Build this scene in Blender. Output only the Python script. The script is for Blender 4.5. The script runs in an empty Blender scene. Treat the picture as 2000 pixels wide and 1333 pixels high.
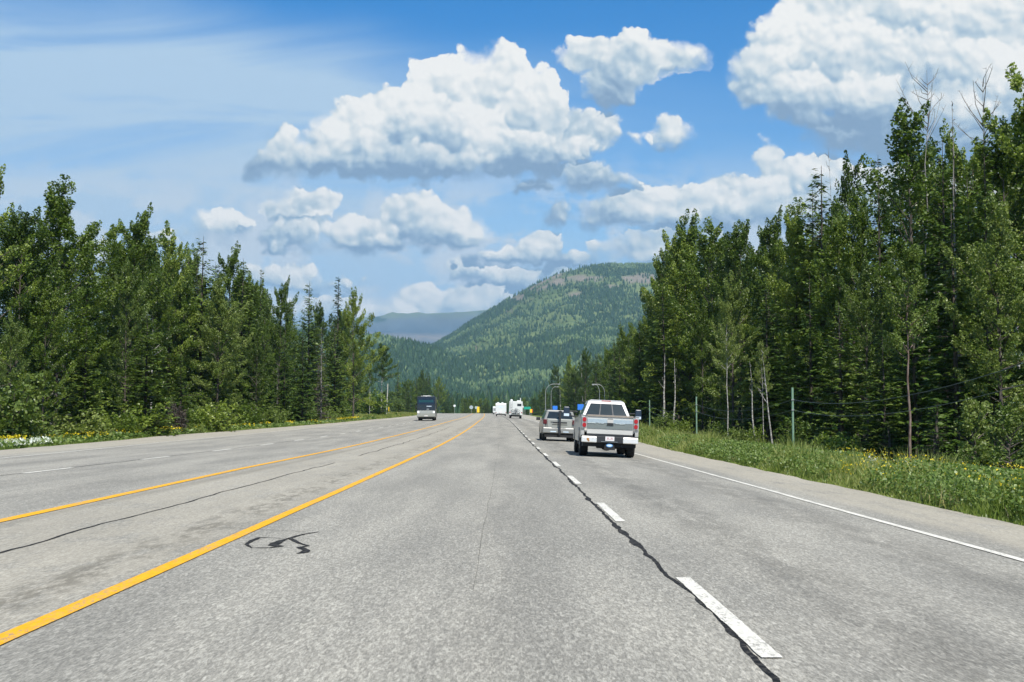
import bpy, math, random
import numpy as np
from mathutils import Vector, Matrix

random.seed(7)
RNG = np.random.default_rng(11)
S = bpy.context.scene
COL = S.collection
R = math.radians

# ------------------------------------------------------------------ camera
FPX, CX, CY = 2300.0, 1000.0, 666.5          # focal length and centre in pixels of the 2000 px wide photograph
PITCH, YAW = math.atan(149.5 / FPX), -math.atan(12.0 / FPX)
EYE = 1.3
cam_d = bpy.data.cameras.new('camera'); cam = bpy.data.objects.new('camera', cam_d); COL.objects.link(cam)
cam_d.sensor_width = 36.0; cam_d.lens = 36.0 * FPX / 2000.0
cam_d.clip_start = 0.1; cam_d.clip_end = 40000
cam.location = (0, 0, EYE); cam.rotation_euler = (math.pi / 2 + PITCH, 0, YAW)
S.camera = cam
CAM_M = (Matrix.Rotation(YAW, 3, 'Z') @ Matrix.Rotation(math.pi / 2 + PITCH, 3, 'X'))


def ray(px, py):
    v = CAM_M @ Vector(((px - CX) / FPX, (CY - py) / FPX, -1.0))
    return v.x / v.y, v.z / v.y               # sideways and upwards per metre ahead


# ------------------------------------------------------------------ render settings
S.view_settings.view_transform = 'Standard'; S.view_settings.look = 'None'
S.view_settings.exposure = 0.45; S.view_settings.gamma = 1.0
S.view_settings.use_curve_mapping = False
S.render.engine = 'CYCLES'
cy = S.cycles
cy.max_bounces = 6; cy.diffuse_bounces = 3; cy.glossy_bounces = 2; cy.transmission_bounces = 3
cy.volume_bounces = 0; cy.transparent_max_bounces = 4
cy.caustics_reflective = False; cy.caustics_refractive = False
cy.sample_clamp_indirect = 4.0
cy.use_adaptive_sampling = False
try:
    cy.use_denoising = True; cy.denoiser = 'OPENIMAGEDENOISE'
    cy.denoising_prefilter = 'ACCURATE'
except Exception:
    pass


# ------------------------------------------------------------------ node helper
class NT:
    def __init__(s, tree):
        s.t = tree; s.nodes = tree.nodes; s.links = tree.links

    def new(s, ty, **kw):
        n = s.nodes.new(ty)
        for k, v in kw.items():
            setattr(n, k, v)
        return n

    def put(s, sock, v):
        if v is None:
            return
        if isinstance(v, bpy.types.NodeSocket):
            s.links.new(v, sock)
        else:
            sock.default_value = v

    def m(s, op, a, b=None, c=None, clamp=False):
        n = s.new('ShaderNodeMath', operation=op, use_clamp=clamp)
        s.put(n.inputs[0], a); s.put(n.inputs[1], b); s.put(n.inputs[2], c)
        return n.outputs[0]

    def vm(s, op, a, b=None, c=None, out=0):
        n = s.new('ShaderNodeVectorMath', operation=op)
        s.put(n.inputs[0], a)
        if b is not None: s.put(n.inputs[1], b)
        if c is not None: s.put(n.inputs[2], c)
        return n.outputs[out]

    def mix(s, f, a, b, blend='MIX'):
        n = s.new('ShaderNodeMix', data_type='RGBA', blend_type=blend)
        s.put(n.inputs[0], f); s.put(n.inputs[6], a); s.put(n.inputs[7], b)
        return n.outputs[2]

    def mixf(s, f, a, b):
        n = s.new('ShaderNodeMix', data_type='FLOAT')
        s.put(n.inputs[0], f); s.put(n.inputs[2], a); s.put(n.inputs[3], b)
        return n.outputs[0]

    def sstep(s, v, lo, hi, a=0.0, b=1.0):
        n = s.new('ShaderNodeMapRange', interpolation_type='SMOOTHSTEP')
        s.put(n.inputs[0], v)
        for i, x in enumerate((lo, hi, a, b)):
            s.put(n.inputs[1 + i], x)
        return n.outputs[0]

    def lin(s, v, lo, hi, a=0.0, b=1.0):
        n = s.new('ShaderNodeMapRange', clamp=True)
        s.put(n.inputs[0], v)
        for i, x in enumerate((lo, hi, a, b)):
            s.put(n.inputs[1 + i], x)
        return n.outputs[0]

    def noise(s, vec, scale, detail=2.0, rough=0.5, dist=0.0, dim='3D', out=0):
        n = s.new('ShaderNodeTexNoise', noise_dimensions=dim)
        s.put(n.inputs['Vector'], vec)
        n.inputs['Scale'].default_value = scale; n.inputs['Detail'].default_value = detail
        n.inputs['Roughness'].default_value = rough; n.inputs['Distortion'].default_value = dist
        return n.outputs[out]

    def voro(s, vec, scale, detail=0.0, rough=0.5, dim='3D', feature='F1', rnd=1.0, out='Distance', smooth=None):
        n = s.new('ShaderNodeTexVoronoi', voronoi_dimensions=dim, feature=feature)
        s.put(n.inputs['Vector'], vec)
        n.inputs['Scale'].default_value = scale
        if 'Detail' in n.inputs: n.inputs['Detail'].default_value = detail; n.inputs['Roughness'].default_value = rough
        if smooth is not None: n.inputs['Smoothness'].default_value = smooth
        n.inputs['Randomness'].default_value = rnd
        return n.outputs[out]

    def ramp(s, f, stops, interp='LINEAR'):
        n = s.new('ShaderNodeValToRGB'); s.put(n.inputs[0], f)
        cr = n.color_ramp; cr.interpolation = interp
        while len(cr.elements) < len(stops): cr.elements.new(0.5)
        for e, (p, c) in zip(cr.elements, stops):
            e.position = p; e.color = (*c, 1.0) if len(c) == 3 else c
        return n.outputs[0]

    def comb(s, x, y, z):
        n = s.new('ShaderNodeCombineXYZ')
        for i, v in enumerate((x, y, z)): s.put(n.inputs[i], v)
        return n.outputs[0]

    def sep(s, v):
        n = s.new('ShaderNodeSeparateXYZ'); s.put(n.inputs[0], v)
        return n.outputs

    def attr(s, name, out='Fac'):
        n = s.new('ShaderNodeAttribute', attribute_name=name)
        return n.outputs[out]


def rgba(c): return (*c, 1.0)


# ------------------------------------------------------------------ sun and sky with clouds
SUN_DIR = Vector((0.20, -0.56, 0.80)).normalized()            # towards the sun: high, behind and a little to the right
sun_d = bpy.data.lights.new('sun', 'SUN'); sun_d.energy = 4.8; sun_d.angle = R(0.53); sun_d.color = (1.0, 0.955, 0.89)
sun = bpy.data.objects.new('sun', sun_d); COL.objects.link(sun)
sun.rotation_euler = SUN_DIR.to_track_quat('Z', 'Y').to_euler(); sun.location = (0, 0, 50)

world = bpy.data.worlds.new('World'); S.world = world; world.use_nodes = True
W = NT(world.node_tree); W.nodes.clear()
SKY_STRENGTH = 0.085
sky = W.new('ShaderNodeTexSky', sky_type='NISHITA', sun_disc=False)
sky.sun_elevation = math.asin(SUN_DIR.z); sky.sun_rotation = math.atan2(SUN_DIR.x, SUN_DIR.y)
sky.altitude = 500; sky.air_density = 1.0; sky.dust_density = 0.6; sky.ozone_density = 2.0

# each cloud bank: height of its flat base, its height, greyness, then its puffs (all in photograph pixels, used as directions)
CLOUDS = [
    # far low banks first, nearer ones later; inside a bank the later puffs stand in front of the earlier ones
    (655, 80, 0.12, [(830, 600, 85, 45), (930, 595, 95, 48), (735, 618, 75, 40), (1010, 590, 90, 60), (620, 610, 100, 40)]),
    (565, 60, 0.15, [(915, 532, 36, 34), (950, 548, 60, 26), (1030, 560, 85, 44), (1090, 520, 40, 34), (560, 540, 80, 28), (640, 562, 72, 28), (180, 495, 66, 40), (305, 460, 46, 24)]),
    (520, 70, 0.18, [(1052, 488, 50, 38), (1000, 508, 78, 26), (1120, 512, 44, 24), (1250, 485, 95, 44), (1350, 450, 120, 48), (1340, 520, 150, 44)]),
    (450, 160, 0.18, [(1900, 400, 170, 120), (1720, 395, 160, 95), (1590, 370, 110, 78), (1508, 335, 32, 68), (1450, 385, 120, 46), (1540, 410, 110, 40), (1290, 388, 120, 38)]),
    (448, 60, 0.58, [(1390, 412, 110, 28), (1215, 418, 105, 38), (1310, 430, 60, 28), (1090, 417, 38, 28), (1480, 425, 90, 26)]),
    (480, 80, 0.14, [(430, 442, 68, 36), (400, 440, 34, 26), (462, 440, 34, 28), (585, 414, 64, 42), (620, 408, 38, 32), (545, 415, 32, 30), (612, 445, 46, 34)]),
    (494, 90, 0.34, [(870, 445, 84, 48), (810, 425, 66, 54), (700, 455, 74, 46), (660, 455, 40, 34), (740, 450, 40, 36), (570, 468, 92, 32), (850, 455, 60, 34), (900, 460, 60, 28), (760, 478, 70, 18), (545, 502, 60, 24)]),
    (377, 75, 0.62, [(1135, 340, 62, 38), (1165, 335, 36, 26), (1040, 385, 44, 26), (1185, 352, 40, 24)]),
    (290, 60, 0.28, [(1315, 260, 46, 34)]),
    (338, 110, 0.36, [(1135, 250, 78, 42), (1062, 270, 60, 40), (1200, 265, 50, 20), (1110, 285, 50, 28)]),
    (215, 150, 0.10, [(1190, 170, 52, 52), (1300, 108, 80, 40), (1345, 102, 42, 24), (1225, 120, 74, 58), (1160, 110, 60, 42), (1255, 95, 40, 32)]),
    (322, 150, 0.90, [(1650, 258, 96, 52), (1730, 266, 120, 60), (1860, 262, 190, 70), (1980, 270, 150, 66)]),
    (300, 320, 0.12, [(1700, 60, 170, 170), (1960, 70, 160, 140), (1850, 40, 160, 130), (1600, 55, 110, 100), (1535, 90, 78, 78), (1490, 150, 78, 64), (1660, 120, 110, 80),
                      (1790, 130, 120, 84), (1920, 160, 130, 80), (1560, 190, 90, 54), (1690, 205, 110, 58), (1830, 215, 120, 52)]),
    (351, 260, 0.00, [(955, 255, 140, 172), (1040, 235, 66, 118), (860, 255, 120, 140), (905, 180, 66, 84), (985, 165, 58, 78), (775, 275, 105, 115), (700, 280, 78, 85), (1020, 225, 60, 60), (640, 285, 70, 58), (820, 250, 80, 70), (900, 265, 90, 64),
                      (552, 315, 66, 62), (985, 300, 110, 52), (700, 305, 96, 48), (800, 318, 100, 40), (630, 312, 60, 42), (890, 322, 90, 34), (1060, 300, 60, 40)]),
]


def qpt(px, py):
    u, v = ray(px, py)
    return 23.0 * u, 23.0 * v


tc = W.new('ShaderNodeTexCoord').outputs['Generated']
D = W.sep(tc)
front = W.m('GREATER_THAN', D[1], 0.12)
dys = W.m('MAXIMUM', D[1], 0.12)
Q0 = W.comb(W.m('MULTIPLY', W.m('DIVIDE', D[0], dys), 23.0), W.m('MULTIPLY', W.m('DIVIDE', D[2], dys), 23.0), 0.0)
warp = W.vm('SUBTRACT', W.noise(Q0, 0.8, 2.0, 0.5, out=1), (0.5, 0.5, 0.5))
Q1 = W.vm('ADD', Q0, W.vm('MULTIPLY', warp, (0.55, 0.40, 0.0)))
warp2 = W.vm('SUBTRACT', W.noise(Q0, 3.2, 5.0, 0.6, out=1), (0.5, 0.5, 0.5))
warp3 = W.vm('SUBTRACT', W.noise(Q0, 11.0, 3.0, 0.6, out=1), (0.5, 0.5, 0.5))
Q = W.vm('ADD', W.vm('ADD', Q1, W.vm('MULTIPLY', warp2, (0.32, 0.28, 0.0))), W.vm('MULTIPLY', warp3, (0.10, 0.10, 0.0)))


def puff(vec):
    a = W.voro(vec, 1.7, 0.0, dim='2D', feature='SMOOTH_F1', smooth=0.6)
    b = W.voro(vec, 4.2, 0.0, dim='2D', feature='SMOOTH_F1', smooth=0.5)
    e = W.noise(vec, 6.0, 5.0, 0.62, dim='2D')
    return W.m('MULTIPLY_ADD', a, -0.55, W.m('MULTIPLY_ADD', b, -0.34, W.m('MULTIPLY_ADD', e, 0.22, 0.34)))


QP = W.vm('ADD', Q1, W.vm('MULTIPLY', warp2, (0.10, 0.10, 0.0)))
P0 = puff(QP)
P1 = puff(W.vm('ADD', QP, (0.05, 0.10, 0.0)))
relief = W.m('SUBTRACT', P0, P1)
pd = W.m('MULTIPLY', P0, -0.40)
qy_ = W.sep(Q)[1]
best = tval = grey = shade = None
for base, hgt, gr, puffs in CLOUDS:
    f = sh = None
    for (cx_, cy_, rx, ry) in puffs:
        qx, qy = qpt(cx_, cy_)
        sx, sy = 100.0 / rx, 100.0 / ry
        nv = W.vm('MULTIPLY_ADD', Q, (sx, sy, 0), (-qx * sx, -qy * sy, 0))
        ln = W.vm('LENGTH', nv, out=1)
        lam = W.m('MINIMUM', W.m('MAXIMUM', W.vm('DOT_PRODUCT', nv, (0.34, 0.92, 0), out=1), -1.1), 1.1)
        d_ = W.m('MULTIPLY_ADD', ln, min(rx, ry) / 100.0, -min(rx, ry) / 100.0)
        if f is None:
            f, sh = d_, lam
        else:
            sh = W.mixf(W.sstep(W.m('ADD', d_, pd), -0.14, 0.06, 1.0, 0.0), sh, lam)
            f = W.m('SMOOTH_MIN', f, d_, 0.05)
    qb = qpt(1000, base)[1]
    f = W.m('SMOOTH_MAX', f, W.m('MULTIPLY_ADD', qy_, -1.0, qb), 0.20)      # flat underside
    t = W.m('MULTIPLY_ADD', qy_, 100.0 / hgt, -qb * 100.0 / hgt)
    if best is None:
        best, tval, grey, shade = f, t, gr, sh
    else:
        nearer = W.sstep(W.m('ADD', f, pd), 0.015, 0.05, 1.0, 0.0)
        tval = W.mixf(nearer, tval, t); grey = W.mixf(nearer, grey, gr); shade = W.mixf(nearer, shade, sh)
        best = W.m('MINIMUM', best, f)
edge = W.m('ADD', W.m('ADD', pd, best), 0.0)
soft = W.noise(Q0, 0.6, 3.0, dim='2D')
wid = W.m('ADD', W.sstep(shade, 0.6, -0.6, 0.025, 0.14), W.m('MULTIPLY_ADD', grey, 0.16, W.sstep(soft, 0.52, 0.68, 0.0, 0.24)))
alpha = W.sstep(edge, W.m('MULTIPLY', wid, -1.0), 0.02, 1.0, 0.0)
alpha = W.m('MULTIPLY', alpha, front)
big = W.noise(Q1, 0.8, 4.0, 0.6, dim='2D')
lit = W.m('MULTIPLY_ADD', W.sstep(shade, -0.8, 0.8), 0.56, 0.05)
lit = W.m('MULTIPLY_ADD', W.sstep(tval, 0.0, 0.60), 0.36, lit)
lit = W.m('MULTIPLY_ADD', W.sstep(tval, 0.24, -0.02), -0.38, lit)
lit = W.m('MULTIPLY_ADD', relief, 0.75, lit)
lit = W.m('MULTIPLY_ADD', W.m('SUBTRACT', big, 0.5), 1.15, lit)
lit = W.m('MULTIPLY_ADD', W.m('SUBTRACT', P0, 0.05), 0.25, lit)
lit = W.m('MULTIPLY_ADD', grey, -0.50, lit)
ccol = W.ramp(lit, [(0.0, (0.25, 0.37, 0.53)), (0.22, (0.36, 0.49, 0.63)), (0.48, (0.56, 0.67, 0.74)), (0.72, (0.80, 0.84, 0.84)), (0.95, (1.0, 0.985, 0.94))])

# scattered fair weather cloud over the rest of the sky
elev = W.m('MAXIMUM', D[2], 0.0)
PL = W.comb(W.m('DIVIDE', D[0], W.m('ADD', elev, 0.12)), W.m('DIVIDE', D[1], W.m('ADD', elev, 0.12)), 0.0)
gen = W.noise(PL, 1.15, 6.0, 0.55, dim='2D')
gmask = W.m('MULTIPLY', W.sstep(gen, 0.53, 0.62), W.sstep(D[2], 0.0, 0.04))
inview = W.m('MULTIPLY', W.m('MULTIPLY', W.sstep(W.m('ABSOLUTE', W.sep(Q0)[0]), 10.5, 13.0, 1.0, 0.0), front),
             W.sstep(W.sep(Q0)[1], 8.6, 10.5, 1.0, 0.0))
gmask = W.m('MULTIPLY', gmask, W.m('SUBTRACT', 1.0, inview))
gcol = W.ramp(W.sstep(gen, 0.53, 0.74), [(0.0, (0.9, 0.92, 0.92)), (0.5, (1.0, 0.99, 0.95)), (1.0, (0.62, 0.70, 0.78))])

# thin high veil
CI = W.vm('MULTIPLY', Q0, (0.10, 0.62, 0.0))
ci = W.noise(CI, 1.3, 6.0, 0.6, dist=0.6, dim='2D')
ci2 = W.noise(Q0, 0.13, 2.0, dim='2D')
veil = W.m('MULTIPLY', W.sstep(ci, 0.30, 0.72), 0.62)
q0s = W.sep(Q0)
left = W.sstep(q0s[0], 3.0, -5.0)
rim = W.m('ADD', q0s[1], W.m('MULTIPLY_ADD', q0s[0], 0.13, -7.0))          # the veil's upper edge slants down to the right
top = W.sstep(W.m('MULTIPLY_ADD', W.m('SUBTRACT', ci2, 0.5), 1.6, rim), 0.9, -0.9)
low = W.sstep(q0s[1], 5.2, 2.5)
amt = W.m('MAXIMUM', W.m('MULTIPLY', top, W.m('MULTIPLY_ADD', left, 0.88, 0.16)), W.m('MULTIPLY', low, 0.80))
patch_ = W.noise(W.vm('MULTIPLY', Q1, (0.55, 1.0, 0.0)), 0.9, 5.0, 0.58, dim='2D')
patchy = W.m('MULTIPLY', W.sstep(patch_, 0.42, 0.58), W.m('MULTIPLY', W.sstep(q0s[1], 5.6, 3.6), W.sstep(q0s[1], 0.6, 1.8)))
veil = W.m('MULTIPLY', amt, W.sstep(ci, 0.25, 0.70, 0.52, 1.16))
veil = W.m('MULTIPLY', veil, W.m('MULTIPLY', front, W.sstep(W.m('ABSOLUTE', q0s[0]), 30.0, 18.0)))
tint = W.ramp(W.m('MAXIMUM', D[2], 0.0), [(0.0, (0.86, 1.02, 1.28)), (0.15, (0.74, 1.10, 1.28)), (0.34, (0.12, 0.82, 1.34)), (1.0, (0.32, 0.75, 1.05))])
EXP = 2.0 ** S.view_settings.exposure
K = 1.0 / (SKY_STRENGTH * EXP)
skyc = W.mix(1.0, sky.outputs[0], tint, 'MULTIPLY')
c1 = W.mix(veil, skyc, rgba([x * K for x in (0.48, 0.65, 0.83)]))
c1 = W.mix(W.m('MULTIPLY', patchy, W.m('MULTIPLY', front, 0.88)), c1, rgba([x * K for x in (0.66, 0.74, 0.82)]))
c1 = W.mix(gmask, c1, W.vm('SCALE', gcol, None)) if False else W.mix(gmask, c1, W.mix(1.0, gcol, rgba((K * .8, K * .8, K * .8)), 'MULTIPLY'))
c2 = W.mix(alpha, c1, W.mix(1.0, ccol, rgba((K, K, K)), 'MULTIPLY'))
bg = W.new('ShaderNodeBackground'); W.put(bg.inputs[0], c2); bg.inputs[1].default_value = SKY_STRENGTH
wo = W.new('ShaderNodeOutputWorld'); W.links.new(bg.outputs[0], wo.inputs[0])
world.cycles.sampling_method = 'MANUAL'; world.cycles.sample_map_resolution = 512


# ------------------------------------------------------------------ materials
def material(name):
    m = bpy.data.materials.new(name); m.use_nodes = True
    t = NT(m.node_tree); t.nodes.clear()
    out = t.new('ShaderNodeOutputMaterial')
    return m, t, out


def principled(t, out, color, rough=0.6, metal=0.0, spec=0.5, bump=None, bump_s=0.3, bump_d=0.01, **kw):
    p = t.new('ShaderNodeBsdfPrincipled')
    t.put(p.inputs['Base Color'], color if isinstance(color, bpy.types.NodeSocket) else rgba(color))
    t.put(p.inputs['Roughness'], rough); t.put(p.inputs['Metallic'], metal)
    p.inputs['Specular IOR Level'].default_value = spec
    for k, v in kw.items():
        t.put(p.inputs[k], v)
    if bump is not None:
        b = t.new('ShaderNodeBump'); b.inputs['Strength'].default_value = bump_s; b.inputs['Distance'].default_value = bump_d
        t.links.new(bump, b.inputs['Height']); t.links.new(b.outputs[0], p.inputs['Normal'])
    t.links.new(p.outputs[0], out.inputs[0])
    return p


def simple(name, color, rough=0.5, metal=0.0, spec=0.5, var=0.12, scale=6.0, coat=0.0):
    m, t, out = material(name)
    co = t.new('ShaderNodeTexCoord').outputs['Object']
    n = t.noise(co, scale, 4.0, 0.6)
    c = t.mix(n, rgba([x * (1 - var) for x in color]), rgba([min(1, x * (1 + var)) for x in color]))
    kw = {'Coat Weight': coat} if coat else {}
    principled(t, out, c, t.lin(n, 0.3, 0.7, max(0.02, rough - 0.06), rough + 0.06), metal, spec, **kw)
    return m


M = {}
M['white_paint'] = simple('white_paint', (0.50, 0.485, 0.45), 0.35, 0, 0.5, 0.10, 2.2, 0.3)
M['chrome'] = simple('chrome', (0.80, 0.80, 0.78), 0.22, 0.85, 0.5, 0.05)
M['bumper_chrome'] = simple('bumper_chrome', (0.70, 0.67, 0.62), 0.3, 0.35)
M['dark_plastic'] = simple('dark_plastic', (0.022, 0.023, 0.025), 0.55)
M['mirror_shell'] = simple('mirror_shell', (0.018, 0.03, 0.05), 0.35)
M['rubber'] = simple('rubber', (0.018, 0.018, 0.018), 0.85)
M['underside'] = simple('underside', (0.012, 0.012, 0.012), 0.8)
M['steel'] = simple('steel', (0.42, 0.43, 0.42), 0.35, 0.9)
M['red_lens'] = simple('red_lens', (0.36, 0.010, 0.016), 0.2, 0, 0.6, 0.1)
M['dark_red_lens'] = simple('dark_red_lens', (0.10, 0.012, 0.014), 0.2, 0, 0.6, 0.1)
M['grey_panel'] = simple('grey_panel', (0.16, 0.18, 0.17), 0.45)
M['sky_tinted_chrome'] = simple('sky_tinted_chrome', (0.40, 0.46, 0.48), 0.35, 0.35)  # chrome with the sky's blue reflection put into its base colour
M['bronze_cap'] = simple('bronze_cap', (0.25, 0.21, 0.17), 0.5)
M['silver_paint'] = simple('silver_paint', (0.25, 0.245, 0.22), 0.35, 0.2, 0.5, 0.06, 3, 0.4)
M['silver_paint_b'] = simple('silver_paint_pale', (0.33, 0.335, 0.30), 0.35, 0.2, 0.5, 0.06, 3, 0.4)
M['gel_coat'] = simple('gel_coat', (0.64, 0.66, 0.63), 0.35, 0, 0.5, 0.04)
M['coach_side'] = simple('coach_side', (0.085, 0.075, 0.066), 0.4, 0, 0.5, 0.2, 0.8, 0.3)
M['black_paint'] = simple('black_paint', (0.012, 0.014, 0.018), 0.2, 0, 0.5, 0.1, 3, 0.5)
M['grey_trim'] = simple('grey_trim', (0.25, 0.26, 0.26), 0.5)
M['plate'] = simple('plate', (0.70, 0.66, 0.64), 0.45)
M['plate_ink'] = simple('plate_ink', (0.52, 0.36, 0.36), 0.5)
M['emblem_blue'] = simple('emblem_blue', (0.12, 0.30, 0.58), 0.35)
M['emblem_light'] = simple('emblem_light', (0.60, 0.70, 0.78), 0.35)
M['sign_blue'] = simple('sign_blue', (0.03, 0.20, 0.72), 0.5)
M['sign_green'] = simple('sign_green', (0.01, 0.30, 0.20), 0.5)
M['sign_yellow'] = simple('sign_yellow', (0.85, 0.55, 0.02), 0.5)
M['sign_red'] = simple('sign_red', (0.60, 0.04, 0.03), 0.5)
M['sign_white'] = simple('sign_white', (0.75, 0.76, 0.76), 0.5)
M['sign_back'] = simple('sign_back', (0.42, 0.48, 0.48), 0.5, 0.3)
M['galvanised'] = simple('galvanised', (0.36, 0.37, 0.36), 0.5, 0.3)
M['green_post'] = simple('green_post', (0.19, 0.30, 0.21), 0.7, 0, 0.3, 0.25, 8)
M['pale_wood'] = simple('pale_wood', (0.46, 0.43, 0.36), 0.8, 0, 0.2, 0.2, 9)
M['cable'] = simple('cable', (0.10, 0.13, 0.13), 0.6)
M['bicycle_frame'] = simple('bicycle_frame', (0.30, 0.33, 0.34), 0.4, 0.3)


def lamp_mat():
    m, t, out = material('headlight_glow')
    e = t.new('ShaderNodeEmission'); e.inputs[0].default_value = (0.95, 0.96, 1, 1); e.inputs[1].default_value = 1.3
    t.links.new(e.outputs[0], out.inputs[0]); return m


M['headlight'] = lamp_mat()


def glass_mat(name, col, rough=0.06):
    m, t, out = material(name)
    co = t.new('ShaderNodeTexCoord').outputs['Object']
    c = t.mix(t.noise(co, 2.5, 2), rgba([x * .6 for x in col]), rgba([x * 1.4 for x in col]))
    principled(t, out, c, rough, 0, 0.5)
    return m


M['glass'] = glass_mat('dark_glass', (0.022, 0.028, 0.030))
M['windshield'] = glass_mat('windshield_glass', (0.012, 0.05, 0.055))


def leaf_mat(name, cols, trans=0.25, objvar=0.55, gloss=0.4):
    m, t, out = material(name)
    tone = t.attr('tone')
    oi = t.new('ShaderNodeObjectInfo').outputs['Random']
    v = t.m('ADD', t.m('MULTIPLY', tone, 1 - objvar), t.m('MULTIPLY', oi, objvar))
    c = t.ramp(v, [(0.12, cols[0]), (0.5, cols[1]), (0.88, cols[2])])
    p = t.new('ShaderNodeBsdfPrincipled'); t.links.new(c, p.inputs['Base Color'])
    p.inputs['Roughness'].default_value = 0.42; p.inputs['Specular IOR Level'].default_value = gloss
    tr = t.new('ShaderNodeBsdfTranslucent')
    t.links.new(t.mix(1.0, c, (1.3, 1.5, 0.7, 1), 'MULTIPLY'), tr.inputs[0])
    mx = t.new('ShaderNodeMixShader'); mx.inputs[0].default_value = trans
    t.links.new(p.outputs[0], mx.inputs[1]); t.links.new(tr.outputs[0], mx.inputs[2])
    t.links.new(mx.outputs[0], out.inputs[0])
    return m


M['leaf'] = leaf_mat('broad_leaf', [(0.036, 0.066, 0.008), (0.098, 0.150, 0.018), (0.250, 0.305, 0.052)])
M['leaf_pale'] = leaf_mat('pale_broad_leaf', [(0.085, 0.130, 0.024), (0.155, 0.205, 0.042), (0.260, 0.300, 0.090)])
M['needle'] = leaf_mat('needle', [(0.022, 0.046, 0.009), (0.062, 0.108, 0.018), (0.150, 0.200, 0.038)], 0.12, 0.4, 0.2)
M['dead_needle'] = leaf_mat('dead_needle', [(0.05, 0.042, 0.036), (0.085, 0.07, 0.06), (0.12, 0.10, 0.085)], 0.1, 0.3, 0.1)
M['grass'] = leaf_mat('grass_blade', [(0.075, 0.120, 0.018), (0.165, 0.220, 0.040), (0.29, 0.31, 0.10)], 0.3, 0.0, 0.3)
M['dry_grass'] = leaf_mat('dry_grass', [(0.20, 0.20, 0.07), (0.30, 0.28, 0.11), (0.38, 0.34, 0.17)], 0.2, 0.0, 0.2)
M['weed'] = leaf_mat('weed_leaf', [(0.07, 0.12, 0.022), (0.13, 0.20, 0.040), (0.21, 0.27, 0.08)], 0.3, 0.0, 0.3)
M['field'] = leaf_mat('field_grass', [(0.11, 0.16, 0.03), (0.18, 0.22, 0.045), (0.28, 0.26, 0.08)], 0.25, 0.0, 0.2)
M['yellow_flower'] = leaf_mat('yellow_petal', [(0.42, 0.33, 0.015), (0.60, 0.46, 0.02), (0.74, 0.60, 0.04)], 0.25, 0.0, 0.2)
M['white_flower'] = leaf_mat('white_petal', [(0.62, 0.64, 0.60), (0.75, 0.76, 0.72), (0.82, 0.82, 0.80)], 0.25, 0.0, 0.2)
M['forest'] = leaf_mat('distant_foliage', [(0.026, 0.056, 0.026), (0.055, 0.102, 0.042), (0.125, 0.175, 0.070)], 0.0, 0.0, 0.1)


def bark_mat(name, a, b, scale=10, stretch=0.15):
    m, t, out = material(name)
    co = t.new('ShaderNodeTexCoord').outputs['Object']
    n = t.noise(t.vm('MULTIPLY', co, (1, 1, stretch)), scale, 5, 0.65)
    principled(t, out, t.mix(t.sstep(n, 0.35, 0.65), rgba(a), rgba(b)), 0.9, 0, 0.1, bump=n, bump_s=0.6, bump_d=0.03)
    return m


M['bark'] = bark_mat('bark', (0.05, 0.042, 0.034), (0.14, 0.12, 0.10))
M['bark_red'] = bark_mat('reddish_bark', (0.10, 0.06, 0.045), (0.26, 0.20, 0.165))
M['bark_white'] = bark_mat('white_bark', (0.16, 0.15, 0.13), (0.52, 0.50, 0.46), 5, 1.6)
M['bark_grey'] = bark_mat('weathered_wood', (0.16, 0.145, 0.13), (0.34, 0.32, 0.29))
M['twig'] = bark_mat('twig_bark', (0.12, 0.10, 0.09), (0.24, 0.21, 0.19))


# ------------------------------------------------------------------ geometry helpers
def mesh_np(name, verts, tris=None, quads=None, attrs=None, smooth=False):
    me = bpy.data.meshes.new(name)
    verts = np.ascontiguousarray(verts, dtype=np.float32)
    nt = 0 if tris is None else len(tris); nq = 0 if quads is None else len(quads)
    me.vertices.add(len(verts)); me.vertices.foreach_set('co', verts.ravel())
    loops = []
    if nt: loops.append(np.asarray(tris, dtype=np.int32).ravel())
    if nq: loops.append(np.asarray(quads, dtype=np.int32).ravel())
    loops = np.concatenate(loops)
    me.loops.add(len(loops)); me.loops.foreach_set('vertex_index', loops)
    starts = np.concatenate([np.arange(nt) * 3, nt * 3 + np.arange(nq) * 4]).astype(np.int32)
    me.polygons.add(nt + nq); me.polygons.foreach_set('loop_start', starts)
    if smooth: me.polygons.foreach_set('use_smooth', np.ones(nt + nq, dtype=bool))
    for k, v in (attrs or {}).items():
        a = me.attributes.new(k, 'FLOAT', 'POINT'); a.data.foreach_set('value', np.ascontiguousarray(v, dtype=np.float32))
    me.update(calc_edges=True); me.validate()
    return me


def obj(name, me, mat=None, parent=None, loc=None):
    if mat is not None and not me.materials: me.materials.append(mat)
    o = bpy.data.objects.new(name, me); COL.objects.link(o)
    if parent is not None: o.parent = parent
    if loc is not None: o.location = loc
    return o


def tag(o, label=None, cat=None, group=None, kind=None):
    if label: o['label'] = label
    if cat: o['category'] = cat
    if group: o['group'] = group
    if kind: o['kind'] = kind
    return o


def thing(name, label, cat, loc=(0, 0, 0), rot=(0, 0, 0), group=None):
    o = bpy.data.objects.new(name, None); COL.objects.link(o); o.empty_display_size = 0.3
    o.location = loc; o.rotation_euler = rot
    return tag(o, label, cat, group)


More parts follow.
